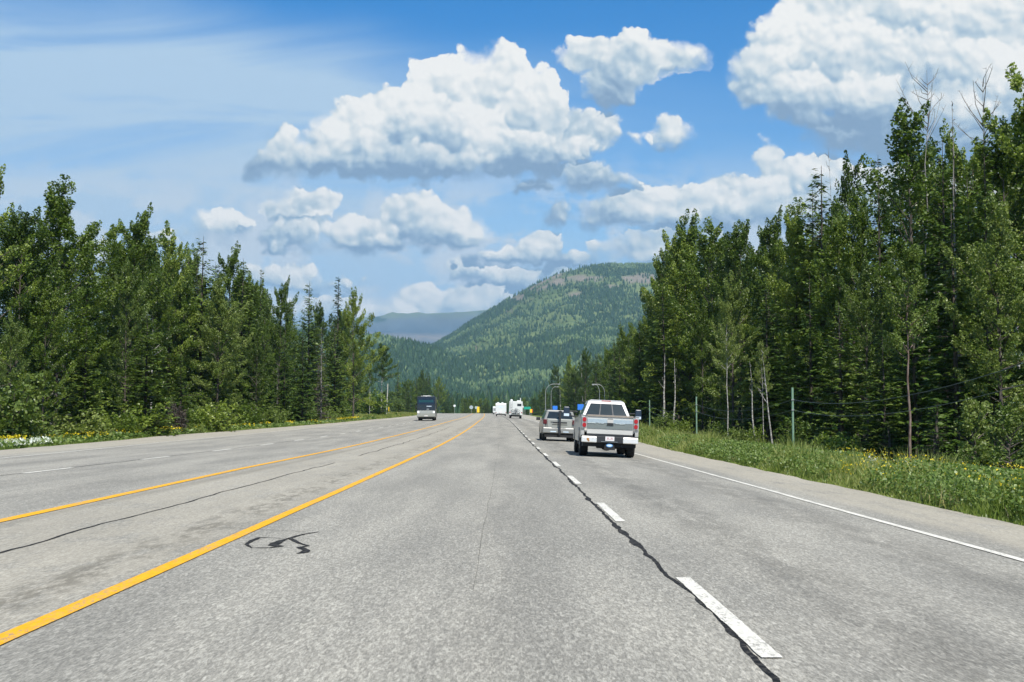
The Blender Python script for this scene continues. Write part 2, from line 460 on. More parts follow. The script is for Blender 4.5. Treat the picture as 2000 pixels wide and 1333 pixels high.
class MB:
    """collects boxes, prisms, tubes and quads into one mesh"""
    def __init__(s): s.v = []; s.f = []

    def add(s, vs, fs):
        b = len(s.v); s.v += [tuple(p) for p in vs]; s.f += [tuple(i + b for i in f) for f in fs]; return s

    def box(s, x0, x1, y0, y1, z0, z1, tx=0, ty=0, tz=None):
        v = [(x0, y0, z0), (x1, y0, z0), (x1, y1, z0), (x0, y1, z0),
             (x0 + tx, y0 + ty, z1), (x1 - tx, y0 + ty, z1), (x1 - tx, y1 - ty, z1), (x0 + tx, y1 - ty, z1)]
        return s.add(v, [(3, 2, 1, 0), (4, 5, 6, 7), (0, 1, 5, 4), (1, 2, 6, 5), (2, 3, 7, 6), (3, 0, 4, 7)])

    def hexa(s, v8):
        return s.add(v8, [(3, 2, 1, 0), (4, 5, 6, 7), (0, 1, 5, 4), (1, 2, 6, 5), (2, 3, 7, 6), (3, 0, 4, 7)])

    def prism_x(s, prof, x0, x1):                   # profile of (y, z), extruded along x
        n = len(prof)
        v = [(x0, y, z) for y, z in prof] + [(x1, y, z) for y, z in prof]
        return s.add(v, [tuple(range(n)), tuple(range(2 * n - 1, n - 1, -1))] + [(i, i + n, (i + 1) % n + n, (i + 1) % n) for i in range(n)])

    def prism_y(s, prof, y0, y1):                   # profile of (x, z), extruded along y
        n = len(prof)
        v = [(x, y0, z) for x, z in prof] + [(x, y1, z) for x, z in prof]
        return s.add(v, [tuple(range(n - 1, -1, -1)), tuple(range(n, 2 * n))] + [(i, (i + 1) % n, (i + 1) % n + n, i + n) for i in range(n)])

    def quad(s, a, b, c, d): return s.add([a, b, c, d], [(0, 1, 2, 3)])

    def cyl_x(s, x0, x1, cy_, cz, r, n=20, r2=None):
        r2 = r if r2 is None else r2
        v = [(x0, cy_ + r * math.cos(2 * math.pi * i / n), cz + r * math.sin(2 * math.pi * i / n)) for i in range(n)]
        v += [(x1, cy_ + r2 * math.cos(2 * math.pi * i / n), cz + r2 * math.sin(2 * math.pi * i / n)) for i in range(n)]
        return s.add(v, [tuple(range(n - 1, -1, -1)), tuple(range(n, 2 * n))] + [(i, (i + 1) % n, (i + 1) % n + n, i + n) for i in range(n)])

    def tube(s, pts, rad, n=6, cap=True):
        pts = [Vector(p) for p in pts]
        if not hasattr(rad, '__len__'): rad = [rad] * len(pts)
        vs = []
        for i, p in enumerate(pts):
            d = (pts[min(i + 1, len(pts) - 1)] - pts[max(i - 1, 0)]).normalized()
            a = d.cross(Vector((0.13, 0.21, 1)) if abs(d.z) < 0.9 else Vector((1, 0.1, 0))).normalized(); b = d.cross(a)
            for k in range(n):
                t = 2 * math.pi * k / n
                vs.append(p + (a * math.cos(t) + b * math.sin(t)) * rad[i])
        fs = [(i * n + k, i * n + (k + 1) % n, (i + 1) * n + (k + 1) % n, (i + 1) * n + k) for i in range(len(pts) - 1) for k in range(n)]
        if cap: fs += [tuple(range(n - 1, -1, -1)), tuple(range((len(pts) - 1) * n, len(pts) * n))]
        return s.add(vs, fs)

    def disc(s, c, r, axis='y', n=20, depth=0.03, rz=None):
        rz = r if rz is None else rz
        v = []
        for dd in (0, depth):
            for i in range(n):
                t = 2 * math.pi * i / n
                v.append((c[0] + r * math.cos(t), c[1] + dd, c[2] + rz * math.sin(t)))
        return s.add(v, [tuple(range(n)), tuple(range(2 * n - 1, n - 1, -1))] + [(i, i + n, (i + 1) % n + n, (i + 1) % n) for i in range(n)])

    def ball(s, c, r, n=10):
        vs = []; fs = []
        for i in range(n + 1):
            for k in range(n):
                a = math.pi * i / n; b = 2 * math.pi * k / n
                vs.append((c[0] + r[0] * math.sin(a) * math.cos(b), c[1] + r[1] * math.sin(a) * math.sin(b), c[2] + r[2] * math.cos(a)))
        for i in range(n):
            for k in range(n):
                fs.append((i * n + k, (i + 1) * n + k, (i + 1) * n + (k + 1) % n, i * n + (k + 1) % n))
        return s.add(vs, fs)

    def build(s, name, mat, parent=None, bevel=0.0, smooth=False, loc=None):
        me = bpy.data.meshes.new(name); me.from_pydata([tuple(p) for p in s.v], [], s.f); me.update()
        import bmesh
        bm = bmesh.new(); bm.from_mesh(me); bmesh.ops.recalc_face_normals(bm, faces=bm.faces); bm.to_mesh(me); bm.free()
        if smooth: me.polygons.foreach_set('use_smooth', np.ones(len(me.polygons), dtype=bool))
        o = obj(name, me, mat, parent, loc)
        if bevel:
            b = o.modifiers.new('edge', 'BEVEL'); b.width = bevel; b.segments = 2; b.limit_method = 'ANGLE'; b.angle_limit = R(35)
        return o


def vnoise(x, y, seed=0):
    xi = np.floor(x).astype(np.int64); yi = np.floor(y).astype(np.int64)
    xf = x - xi; yf = y - yi
    u = xf * xf * (3 - 2 * xf); v = yf * yf * (3 - 2 * yf)

    def h(a, b):
        n = (a * 374761393 + b * 668265263 + seed * 974711) & 0x7fffffff
        n = ((n ^ (n >> 13)) * 1274126177) & 0x7fffffff
        return ((n ^ (n >> 16)) & 0xffff) / 65535.0
    return (h(xi, yi) * (1 - u) + h(xi + 1, yi) * u) * (1 - v) + (h(xi, yi + 1) * (1 - u) + h(xi + 1, yi + 1) * u) * v


def fbm(x, y, oct=5, seed=0, gain=0.5):
    x = np.asarray(x, float); y = np.asarray(y, float)
    a, s, tot = 1.0, 0.0, 0.0
    for i in range(oct):
        s = s + a * vnoise(x * 2 ** i + 17.3 * i, y * 2 ** i - 9.1 * i, seed + i); tot += a; a *= gain
    return s / tot


# ------------------------------------------------------------------ the lie of the land
_zd = np.arange(-60, 12001, 2.0)
_zz = np.interp(_zd, [-60, 0, 50, 66, 100, 168, 221, 274, 350, 400, 430, 480, 600, 800, 1200, 12000],
                [0, 0, 0, 0.06, 0.28, 0.86, 1.2, 1.62, 2.3, 2.72, 2.82, 2.6, 1.4, -1.0, -3, -3])
_k = np.exp(-np.linspace(-2, 2, 21) ** 2); _k /= _k.sum()
_zz = np.convolve(np.pad(_zz, 10, mode='edge'), _k, 'valid')


def zc(d): return np.interp(d, _zd, _zz)


def xc(d):
    d = np.clip(d, 0, 700)
    return np.where(d < 420, -2.8e-5 * d ** 2, -2.8e-5 * 420 ** 2 - 0.0235 * (d - 420))


def cs(lat): return np.where(lat > 1.5, -0.04 * (lat - 1.5), 0.0)


def redge(d): return np.interp(d, [0, 20, 40, 90, 150, 260, 420, 900], [7.25, 7.4, 7.7, 8.4, 9.2, 10.5, 10.0, 9.0])
def ledge(d): return np.interp(d, [0, 46, 77, 145, 400, 900], [-18.4, -20.0, -21.9, -20.2, -20.5, -20.5])
def lline(d): return np.interp(d, [0, 37, 60, 140, 400, 900], [-15.2, -16, -17.4, -17.6, -18.3, -18.3])


def ground_z(X, d):
    X = np.asarray(X, float); d = np.asarray(d, float)
    lat = X - xc(d); re, le = redge(d), ledge(d)
    base = zc(d)
    zr = cs(re)
    right = lat - re; leftd = le - lat
    z = np.where(right > 0, zr - 0.03 - 0.32 * np.clip(right / 3.0, 0, 1) ** 0.8,
                 np.where(leftd > 0, -0.03 - 0.34 * np.clip(leftd / 3.0, 0, 1) ** 0.8, -0.5))
    inside = (right <= 0) & (leftd <= 0)
    m = np.minimum(-right, -leftd)
    z = np.where(inside, np.maximum(-0.5, np.where(lat > 0, zr, 0) - 0.03 - 0.3 * m), z)
    bump = 0.22 * (fbm(X * 0.12, d * 0.12, 3, 5) - 0.5) * np.clip((np.maximum(right, leftd) - 1) / 4, 0, 1)
    rise = 0.55 * np.clip((leftd - 6) / 14, 0, 1)
    return base + z + bump + rise


def P(lat, d, dz=0.0):
    return (float(lat + xc(d)), float(d), float(zc(d) + cs(np.float64(lat)) + dz))


# ground sheet
def smooth01_(t): t = np.clip(t, 0, 1); return t * t * (3 - 2 * t)


lats = np.concatenate([-np.geomspace(16000, 70, 40), -np.arange(66, 26, -3.0), -np.arange(26, 17, -0.25), np.array([-16.5, -12, -6, 0, 4, 6.2]),
                       np.arange(6.6, 16, 0.25), np.arange(16.5, 70, 3.0), np.geomspace(72, 16000, 40)])
ds = np.concatenate([-np.geomspace(3000, 40, 14), np.arange(-36, 60, 1.5), np.arange(60, 200, 4), np.arange(200, 900, 12), np.geomspace(920, 16000, 40)])
LA, DD = np.meshgrid(lats, ds)
XX = LA + xc(DD); ZZ = ground_z(XX, DD)
nr, nc = LA.shape
idx = np.arange(nr * nc).reshape(nr, nc)
quads = np.stack([idx[:-1, :-1], idx[:-1, 1:], idx[1:, 1:], idx[1:, :-1]], -1).reshape(-1, 4)
edge_d = np.maximum(LA - redge(DD), ledge(DD) - LA)
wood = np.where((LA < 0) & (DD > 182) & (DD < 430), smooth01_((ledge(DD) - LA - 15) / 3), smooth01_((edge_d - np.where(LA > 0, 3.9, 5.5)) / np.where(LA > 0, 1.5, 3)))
gm, t, out = material('verge_ground')
e = t.attr('edge'); co = t.new('ShaderNodeTexCoord').outputs['Object']
n1 = t.noise(co, 0.9, 6, 0.65); n2 = t.noise(co, 28, 4, 0.7); n3 = t.noise(co, 0.05, 4)
gravel = t.mix(n2, (0.16, 0.145, 0.125, 1), (0.42, 0.39, 0.34, 1))
grassc = t.mix(t.m('MULTIPLY_ADD', n2, 0.5, t.m('MULTIPLY', n1, 0.5)), (0.07, 0.11, 0.020, 1), (0.19, 0.22, 0.055, 1))
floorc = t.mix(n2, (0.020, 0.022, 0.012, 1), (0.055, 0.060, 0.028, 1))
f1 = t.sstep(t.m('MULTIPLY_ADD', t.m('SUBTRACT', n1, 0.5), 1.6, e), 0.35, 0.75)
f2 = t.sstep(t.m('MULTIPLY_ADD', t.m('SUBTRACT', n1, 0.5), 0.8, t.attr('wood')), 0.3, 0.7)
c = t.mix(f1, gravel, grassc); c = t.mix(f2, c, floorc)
principled(t, out, c, 0.95, 0, 0.1, bump=n2, bump_s=0.5, bump_d=0.03)
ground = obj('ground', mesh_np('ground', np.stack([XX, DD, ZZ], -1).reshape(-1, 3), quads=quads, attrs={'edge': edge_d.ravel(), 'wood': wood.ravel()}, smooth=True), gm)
tag(ground, kind='structure')

# ------------------------------------------------------------------ highway
rl = np.array([-1.0, -0.55, -0.2, 0.0])  # ragged outer rows are added per side
latc = np.concatenate([np.arange(-17.5, 7.0, 0.5)])
dr = np.concatenate([np.arange(-20, 90, 0.5), np.arange(90, 200, 2), np.arange(200, 900, 6)])
rows = []; latrow = []
for d in dr:
    le = float(ledge(d)) + 0.35 * (fbm(d * 0.35, 1.0, 4, 21) - 0.5)
    re = float(redge(d)) + 0.32 * (fbm(d * 0.55, 7.0, 4, 23) - 0.5)
    lt = np.concatenate([[le - 0.12, le, le + 0.4], latc, [re - 0.3, re, re + 0.10]])
    z = zc(d) + cs(lt); z[0] -= 0.09; z[-1] -= 0.09
    rows.append(np.stack([lt + xc(d), np.full_like(lt, d), z], -1)); latrow.append(lt)
V = np.array(rows); nr, nc = V.shape[:2]
idx = np.arange(nr * nc).reshape(nr, nc)
quads = np.stack([idx[:-1, :-1], idx[:-1, 1:], idx[1:, 1:], idx[1:, :-1]], -1).reshape(-1, 4)
latv = np.array(latrow).ravel()
dist = np.repeat(dr, nc)
rm, t, out = material('worn_asphalt')
lat = t.attr('lat'); dst = t.attr('dist')
UV = t.comb(lat, dst, 0.0)
UVS = t.vm('MULTIPLY', UV, (1.4, 0.33, 0.0))
ag = t.noise(UVS, 42.0, 3.0, 0.8, dim='2D')
agv = t.sep(t.voro(UVS, 38.0, dim='2D', out='Color'))[0]
agw = t.sep(t.voro(UVS, 85.0, dim='2D', out='Color'))[1]
ag3 = t.noise(UVS, 13.0, 3.0, 0.7, dim='2D')
blot = t.noise(t.vm('MULTIPLY', UV, (1.0, 0.12, 0)), 0.9, 5.0, 0.6, dim='2D')
blot2 = t.noise(t.vm('MULTIPLY', UV, (1.0, 0.25, 0)), 2.6, 4.0, 0.65, dim='2D')


def hump(c0, w): return t.sstep(t.m('ABSOLUTE', t.m('SUBTRACT', lat, c0)), 0.0, w, 1.0, 0.0)


val = t.sstep(ag, 0.28, 0.72, 0.74, 1.26)
val = t.m('MULTIPLY', val, t.m('MULTIPLY_ADD', t.m('POWER', agv, 1.6), 0.40, 0.84))
val = t.m('MULTIPLY', val, t.m('MULTIPLY_ADD', agw, 0.30, 0.85))
val = t.m('MULTIPLY', val, t.m('MULTIPLY_ADD', ag3, 0.26, 0.87))
val = t.m('MULTIPLY', val, t.m('MULTIPLY_ADD', blot, 0.45, 0.78))
wheel = t.m('ADD', t.m('ADD', hump(2.5, 0.8), hump(4.3, 0.8)), t.m('ADD', hump(-0.1, 0.6), hump(-9.9, 0.8)))
wheel = t.m('ADD', wheel, t.m('ADD', hump(-8.0, 0.8), hump(-13.6, 0.9)))
right_lane = t.sstep(lat, 1.5, 1.9)
dark = t.m('MULTIPLY', wheel, t.m('MULTIPLY_ADD', right_lane, 0.16, 0.12))
dark = t.m('MULTIPLY', dark, t.sstep(blot2, 0.3, 0.6))
val = t.m('MULTIPLY', val, t.m('SUBTRACT', 1.0, dark))
median = t.m('MULTIPLY', t.sstep(lat, -6.6, -6.2), t.sstep(lat, -3.0, -3.2))
shoulder = t.m('MAXIMUM', t.sstep(lat, 5.5, 6.1), t.sstep(lat, -16.8, -18.0))
dust = t.m('MULTIPLY', t.m('MAXIMUM', t.m('MULTIPLY', median, 0.75), shoulder), t.sstep(t.m('ADD', t.m('MULTIPLY', blot2, 0.7), t.m('MULTIPLY', ag3, 0.3)), 0.25, 0.55))
rum = t.m('MULTIPLY', t.m('MULTIPLY', hump(-3.55, 0.55), t.sstep(t.noise(t.vm('MULTIPLY', UV, (1, .3, 0)), 7.0, 4, 0.7, dim='2D'), 0.40, 0.60)), t.m('ADD', t.sstep(t.noise(t.vm('MULTIPLY', UV, (1, .4, 0)), 1.6, 4, 0.6, dim='2D'), 0.42, 0.55), 0.2))
rum2 = t.m('MULTIPLY', hump(-6.15, 0.3), 0.6)
basec = t.mix(t.sstep(blot, 0.3, 0.7), (0.268, 0.255, 0.218, 1), (0.304, 0.287, 0.242, 1))
dustc = t.mix(ag3, (0.33, 0.300, 0.235, 1), (0.42, 0.380, 0.300, 1))
c = t.mix(1.0, basec, t.comb(val, val, val), 'MULTIPLY')
dv = t.m('MULTIPLY_ADD', val, 0.35, 0.65)
c = t.mix(t.m('MULTIPLY', dust, 0.8), c, t.mix(1.0, dustc, t.comb(dv, dv, dv), 'MULTIPLY'))
c = t.mix(t.m('MULTIPLY', t.m('MAXIMUM', rum, rum2), 0.6, clamp=True), c, t.mix(ag, (0.07, 0.062, 0.045, 1), (0.22, 0.20, 0.155, 1)))
principled(t, out, c, 0.88, 0, 0.25, bump=t.m('ADD', ag, t.m('MULTIPLY', agv, 0.6)), bump_s=0.55, bump_d=0.012)
highway = obj('highway', mesh_np('highway', V.reshape(-1, 3), quads=quads, attrs={'lat': latv, 'dist': dist}, smooth=True), rm)
tag(highway, kind='structure')


def paint(name, col, wear):
    m, t, out = material(name)
    co = t.vm('MULTIPLY', t.new('ShaderNodeTexCoord').outputs['Object'], (1.0, 0.35, 1.0))
    n = t.noise(co, 45, 4, 0.75); n2 = t.noise(co, 4.0, 5, 0.7); g = t.sep(t.voro(co, 40, out='Color'))[0]
    w = t.m('MULTIPLY', t.sstep(n, 0.46, 0.58), t.sstep(n2, 0.40, 0.62))
    c = t.mix(t.m('MULTIPLY', w, wear), rgba(col), (0.22, 0.21, 0.185, 1))
    v = t.m('MULTIPLY', t.m('MULTIPLY_ADD', n, 0.35, 0.78), t.m('MULTIPLY_ADD', g, 0.16, 0.90))
    v = t.m('MULTIPLY', v, t.m('MULTIPLY_ADD', n2, 0.35, 0.82))
    principled(t, out, t.mix(1.0, c, t.comb(v, v, v), 'MULTIPLY'), 0.75, 0, 0.2, bump=n, bump_s=0.4, bump_d=0.006)
    return m


PW, PY = paint('white_road_paint', (0.72, 0.69, 0.60), 0.85), paint('yellow_road_paint', (0.82, 0.405, 0.008), 0.75)
tm, t, out = material('tar_sealant')
tn = t.noise(t.new('ShaderNodeTexCoord').outputs['Object'], 14, 4, 0.7)
principled(t, out, t.mix(t.sstep(tn, 0.4, 0.75), (0.010, 0.010, 0.010, 1), (0.085, 0.08, 0.07, 1)), 0.8, 0, 0.15)
TAR = tm


def strip(name, mat, latf, half, d0, d1, step, dz, halff=None):
    n = max(2, int((d1 - d0) / step) + 1)
    vs = []
    for d in np.linspace(d0, d1, n):
        l = latf(d); h = half if halff is None else halff(d)
        for sgn in (-1, 1):
            vs.append(P(l + sgn * h, d, dz))
    q = [(2 * i, 2 * i + 1, 2 * i + 3, 2 * i + 2) for i in range(n - 1)]
    return obj(name, mesh_np(name, np.array(vs), quads=q), mat, highway)


def wob(d, amp, f, s): return amp * (fbm(d * f, 3.3, 4, s) - 0.5)


strip('yellow_line', PY, lambda d: -2.95 + wob(d, 0.03, 0.3, 1), 0.075, -15, 430, 1.0, 0.008)
strip('yellow_line', PY, lambda d: float(np.interp(d, [0, 15, 30, 70, 400], [-6.2, -6.35, -6.7, -6.95, -6.7])), 0.095, -15, 430, 1.0, 0.008)
strip('edge_line', PW, lambda d: 5.25 + wob(d, 0.04, 0.3, 2), 0.06, -15, 430, 1.0, 0.008)
strip('edge_line', PW, lambda d: float(lline(d)), 0.06, -15, 430, 1.0, 0.008)
for k in range(-2, 40):
    s0 = 6.45 + 8.35 * k
    if s0 > -12: strip('lane_dash', PW, lambda d: 1.44 + wob(d, 0.012, 6.0, 3), 0.06, s0, s0 + 3.2, 0.1, 0.008, lambda d: 0.053 + 0.012 * fbm(d * 7, 2.2, 3, 34))
for k in range(-3, 38):
    s0 = 27.6 + 9.0 * k
    if s0 > -12: strip('lane_dash', PW, lambda d: float(np.interp(d, [0, 30, 400], [-11.2, -11.2, -11.6])), 0.075, s0, s0 + 3.1, 0.6, 0.008)
strip('tar_seam', TAR, lambda d: 1.355 + wob(d, 0.16, 0.5, 31) + wob(d, 0.05, 3.0, 32), 0.04, -10, 300, 0.06, 0.004,
      lambda d: 0.018 + 0.075 * max(0, fbm(d * 1.8, 5.0, 4, 33) - 0.42) + 0.0002 * max(0, d - 10))
strip('crack', TAR, lambda d: -4.9 + wob(d, 0.25, 0.5, 41), 0.012, -5, 34, 0.15, 0.004, lambda d: 0.010 + 0.016 * fbm(d * 2, 1, 3, 42))
strip('crack', TAR, lambda d: -5.0 + wob(d, 0.3, 0.5, 43), 0.012, 40, 120, 0.3, 0.004, lambda d: 0.012 + 0.02 * fbm(d * 2, 1, 3, 44))
strip('crack', TAR, lambda d: -11.3 + wob(d, 0.25, 0.4, 45), 0.02, 10, 160, 0.3, 0.0035, lambda d: 0.012 + 0.02 * fbm(d * 2, 1, 3, 46))
strip('crack', TAR, lambda d: -0.25 + wob(d, 0.05, 0.5, 47), 0.006, 9, 60, 0.2, 0.004, lambda d: 0.0008 + 0.0016 * fbm(d * 2, 1, 3, 48))


def ground_pt(px, py):
    u, v = ray(px, py); d = 30.0
    for _ in range(30):
        d = (float(zc(d)) - EYE) / v if abs(v) > 1e-6 else d
    return u * d, d


def tar_path(name, pts, widths, step=0.05):
    g = [Vector(ground_pt(*p)) for p in pts]
    L = []
    for (a, b), (w0, w1) in zip(zip(g[:-1], g[1:]), zip(widths[:-1], widths[1:])):
        n = max(2, int((b - a).length / step))
        for i in range(n): L.append((a.lerp(b, i / n), w0 + (w1 - w0) * i / n))
    L.append((g[-1], widths[-1]))
    vs = []
    for i, (p, w) in enumerate(L):
        d = (L[min(i + 1, len(L) - 1)][0] - L[max(i - 1, 0)][0]).normalized(); nn = Vector((-d.y, d.x))
        w = w * 0.42 * (0.5 + 1.0 * fbm(i * 0.3, 2.0, 3, 51))
        jit = nn * 0.03 * (fbm(i * 0.25, 8.0, 3, 52) - 0.5)
        for sgn in (-1, 1):
            q = p + nn * w * sgn + jit
            vs.append((q.x, q.y, float(zc(q.y)) + 0.005))
    q = [(2 * i, 2 * i + 1, 2 * i + 3, 2 * i + 2) for i in range(len(L) - 1)]
    return obj(name, mesh_np(name, np.array(vs), quads=q), TAR, highway)


tar_path('tar_patch', [(622, 1040), (596, 1044), (565, 1052), (548, 1058), (532, 1066), (546, 1068), (528, 1071), (492, 1071), (482, 1064), (500, 1053), (506, 1051), (530, 1051), (556, 1053)],
         [.03, .05, .05, .09, .10, .11, .06, .02, .07, .07, .06, .012, .02])
tar_path('tar_patch', [(566, 1052), (574, 1056), (590, 1064), (603, 1067), (586, 1070), (600, 1076), (594, 1080), (580, 1082)], [.05, .08, .03, .05, .09, .06, .09, .04])
tar_path('crack', [(360, 1033), (440, 1031), (520, 1036), (570, 1038), (606, 1041)], [.008, .01, .012, .012, .01])


# ------------------------------------------------------------------ hills and mountains
def terrain(name, xs, ys, zfun, mat, attr=None):
    Xg, Yg = np.meshgrid(xs, ys); Zg = zfun(Xg, Yg)
    nr, nc = Xg.shape; idx = np.arange(nr * nc).reshape(nr, nc)
    q = np.stack([idx[:-1, :-1], idx[:-1, 1:], idx[1:, 1:], idx[1:, :-1]], -1).reshape(-1, 4)
    o = obj(name, mesh_np(name, np.stack([Xg, Yg, Zg], -1).reshape(-1, 3), quads=q, smooth=True), mat)
    return tag(o, kind='structure')


def skyline(pts, dist_):
    xs = []; zs = []
    for px, py in pts:
        u, v = ray(px, py); xs.append(u * dist_); zs.append(EYE + v * dist_)
    return np.array(xs), np.array(zs)


MY = 4400.0
mx, mz = skyline([(560, 770), (700, 735), (790, 700), (850, 668), (885, 648), (920, 625), (960, 602), (1010, 572), (1050, 546), (1085, 527), (1140, 511), (1200, 506), (1275, 506), (1400, 512), (1560, 545), (1800, 620), (2200, 700), (2600, 760)], MY)
mz = mz - 12


def smooth01(t): t = np.clip(t, 0, 1); return t * t * (3 - 2 * t)


def mountain_z(X, Y):
    Zr = np.interp(X, mx, mz)
    t = np.clip((Y - 1400) / (MY - 1400), 0, 1)
    Sx = 0.30 * smooth01(t / 0.45) * 0.55 + 0.835 * np.clip((t - 0.12) / 0.88, 0, 1) ** 1.45
    back = 1 - smooth01((Y - MY) / 2200)
    gul = (fbm(X / 420.0, Y / 420.0, 5, 61) - 0.5)
    rid = np.abs(fbm(X / 260.0 + 0.3 * gul, Y / 700.0, 4, 66) - 0.5)
    z = Zr * Sx * back + (gul * 120 - rid * 130) * smooth01(t / 0.3) * (1 - 0.80 * smooth01((t - 0.75) / 0.25)) * np.clip(Zr / 400, 0.2, 1)
    return z - 4 - 6 * (1 - t)


hx, hz = skyline([(300, 640), (500, 640), (640, 648), (700, 654), (740, 655), (800, 664), (850, 676), (900, 705), (960, 745), (1010, 775), (1060, 800)], 2700.0)
hz = hz - 10


def hill_z(X, Y):
    Zr = np.interp(X, hx, hz)
    t = np.clip((Y - 1300) / 1400.0, 0, 1)
    back = 1 - smooth01((Y - 2700) / 900)
    return Zr * np.clip(t, 0, 1) ** 1.35 * back + 30 * (fbm(X / 200.0, Y / 200.0, 4, 71) - 0.5) * t - 5


fx, fz = skyline([(300, 640), (560, 640), (690, 628), (715, 620), (745, 617), (800, 614), (850, 611), (905, 609), (955, 604), (1000, 600), (1100, 596), (1300, 600), (1700, 640)], 10500.0)


def mesa_z(X, Y):
    Zr = np.interp(X, fx, fz)
    t = np.clip((Y - 6500) / 4000.0, 0, 1)
    st = np.interp(t, [0, 0.35, 0.50, 0.62, 0.70, 0.82, 1.0], [0, 0.30, 0.42, 0.66, 0.70, 0.93, 1.0])
    g = fbm(X / 300.0, Y / 1500.0, 5, 81) - 0.5
    back = 1 - smooth01((Y - 10500) / 1500)
    return Zr * st * back + g * 200 * smooth01(t * 3) * (1 - smooth01((t - 0.75) / 0.2)) - 5


mm, t, out = material('mountain_side')
co = t.new('ShaderNodeTexCoord').outputs['Object']; geo = t.new('ShaderNodeNewGeometry')
n = t.noise(co, 0.004, 6, 0.6); n2 = t.noise(co, 0.03, 5, 0.65); slope = t.sep(geo.outputs['Normal'])[2]
c = t.mix(t.sstep(t.m('MULTIPLY_ADD', n2, 0.4, t.m('MULTIPLY', n, 0.6)), 0.40, 0.62), (0.06, 0.095, 0.038, 1), (0.15, 0.19, 0.075, 1))
rock = t.m('MULTIPLY', t.sstep(t.m('ADD', slope, t.m('MULTIPLY', t.m('SUBTRACT', n2, 0.5), 0.25)), 0.86, 0.80), t.sstep(n, 0.42, 0.55))
c = t.mix(rock, c, t.mix(n2, (0.13, 0.10, 0.09, 1), (0.26, 0.21, 0.18, 1)))
c = t.mix(t.attr('bare'), c, t.mix(n2, (0.12, 0.105, 0.085, 1), (0.26, 0.225, 0.175, 1)))
principled(t, out, c, 0.95, 0, 0.05)
mountain = terrain('mountain', np.linspace(-1400, 3000, 221), np.concatenate([np.linspace(1250, 4400, 150), np.linspace(4440, 7200, 30)]), mountain_z, mm)


def bare_mask(X, Y):
    m = np.zeros_like(X)
    for px, py, rx, ry in ((1072, 546, 44, 15), (1045, 562, 30, 11), (1012, 584, 22, 9), (1190, 560, 26, 7), (1120, 575, 18, 6), (1105, 628, 16, 5), (1250, 548, 40, 14), (1140, 545, 40, 7), (1150, 592, 30, 5), (1225, 545, 14, 9)):
        u0, v0 = ray(px, py)
        zz = mountain_z(X, Y); U = X / Y; Vv = (zz - EYE) / Y
        dd = ((U - u0) * FPX / rx) ** 2 + ((Vv - v0) * FPX / ry) ** 2
        m = np.maximum(m, np.clip(1.2 - dd + (fbm(X / 45., Y / 60., 4, 91) - 0.5) * 4.0, 0, 1) * (Y > 3200) * np.clip(1.8 - dd, 0, 1))
    return m


vv = np.zeros(len(mountain.data.vertices) * 3, dtype=np.float32); mountain.data.vertices.foreach_get('co', vv); vv = vv.reshape(-1, 3)
a = mountain.data.attributes.new('bare', 'FLOAT', 'POINT'); a.data.foreach_set('value', bare_mask(vv[:, 0], vv[:, 1]).astype(np.float32))
terrain('hill', np.linspace(-1500, 500, 90), np.linspace(1250, 3700, 70), hill_z, mm)
fm, t, out = material('hazed_plateau_rock')
co = t.new('ShaderNodeTexCoord').outputs['Object']
n = t.noise(co, 0.0035, 6, 0.65); n2 = t.noise(t.vm('MULTIPLY', co, (0.004, 0.0006, 0.003)), 1.0, 5, 0.65)
lev = t.m('ADD', t.attr('level'), t.m('MULTIPLY', t.m('SUBTRACT', n, 0.5), 0.16))
c = t.ramp(lev, [(0.0, (0.06, 0.10, 0.06)), (0.36, (0.09, 0.12, 0.09)), (0.44, (0.09, 0.11, 0.125)), (0.58, (0.06, 0.08, 0.105)), (0.66, (0.17, 0.155, 0.14)), (0.74, (0.055, 0.08, 0.105)), (0.86, (0.09, 0.11, 0.12)), (0.94, (0.12, 0.15, 0.085))])  # cliff bands carry the blue of distant haze in their colour
v = t.m('MULTIPLY_ADD', n2, 0.9, 0.55)
c = t.mix(1.0, c, t.comb(v, v, v), 'MULTIPLY')
c = t.mix(t.m('MULTIPLY', t.sstep(n2, 0.56, 0.66), t.sstep(lev, 0.8, 0.9)), c, (0.03, 0.055, 0.035, 1))
principled(t, out, c, 0.95, 0, 0.05)
plateau = terrain('plateau', np.linspace(-4200, 2600, 170), np.concatenate([np.linspace(6400, 10500, 120), np.linspace(10600, 12000, 14)]), mesa_z, fm)
vv = np.zeros(len(plateau.data.vertices) * 3, dtype=np.float32); plateau.data.vertices.foreach_get('co', vv); vv = vv.reshape(-1, 3)
a = plateau.data.attributes.new('level', 'FLOAT', 'POINT'); a.data.foreach_set('value', np.clip((vv[:, 2] + 5) / np.maximum(np.interp(vv[:, 0], fx, fz), 1), 0, 1).astype(np.float32))


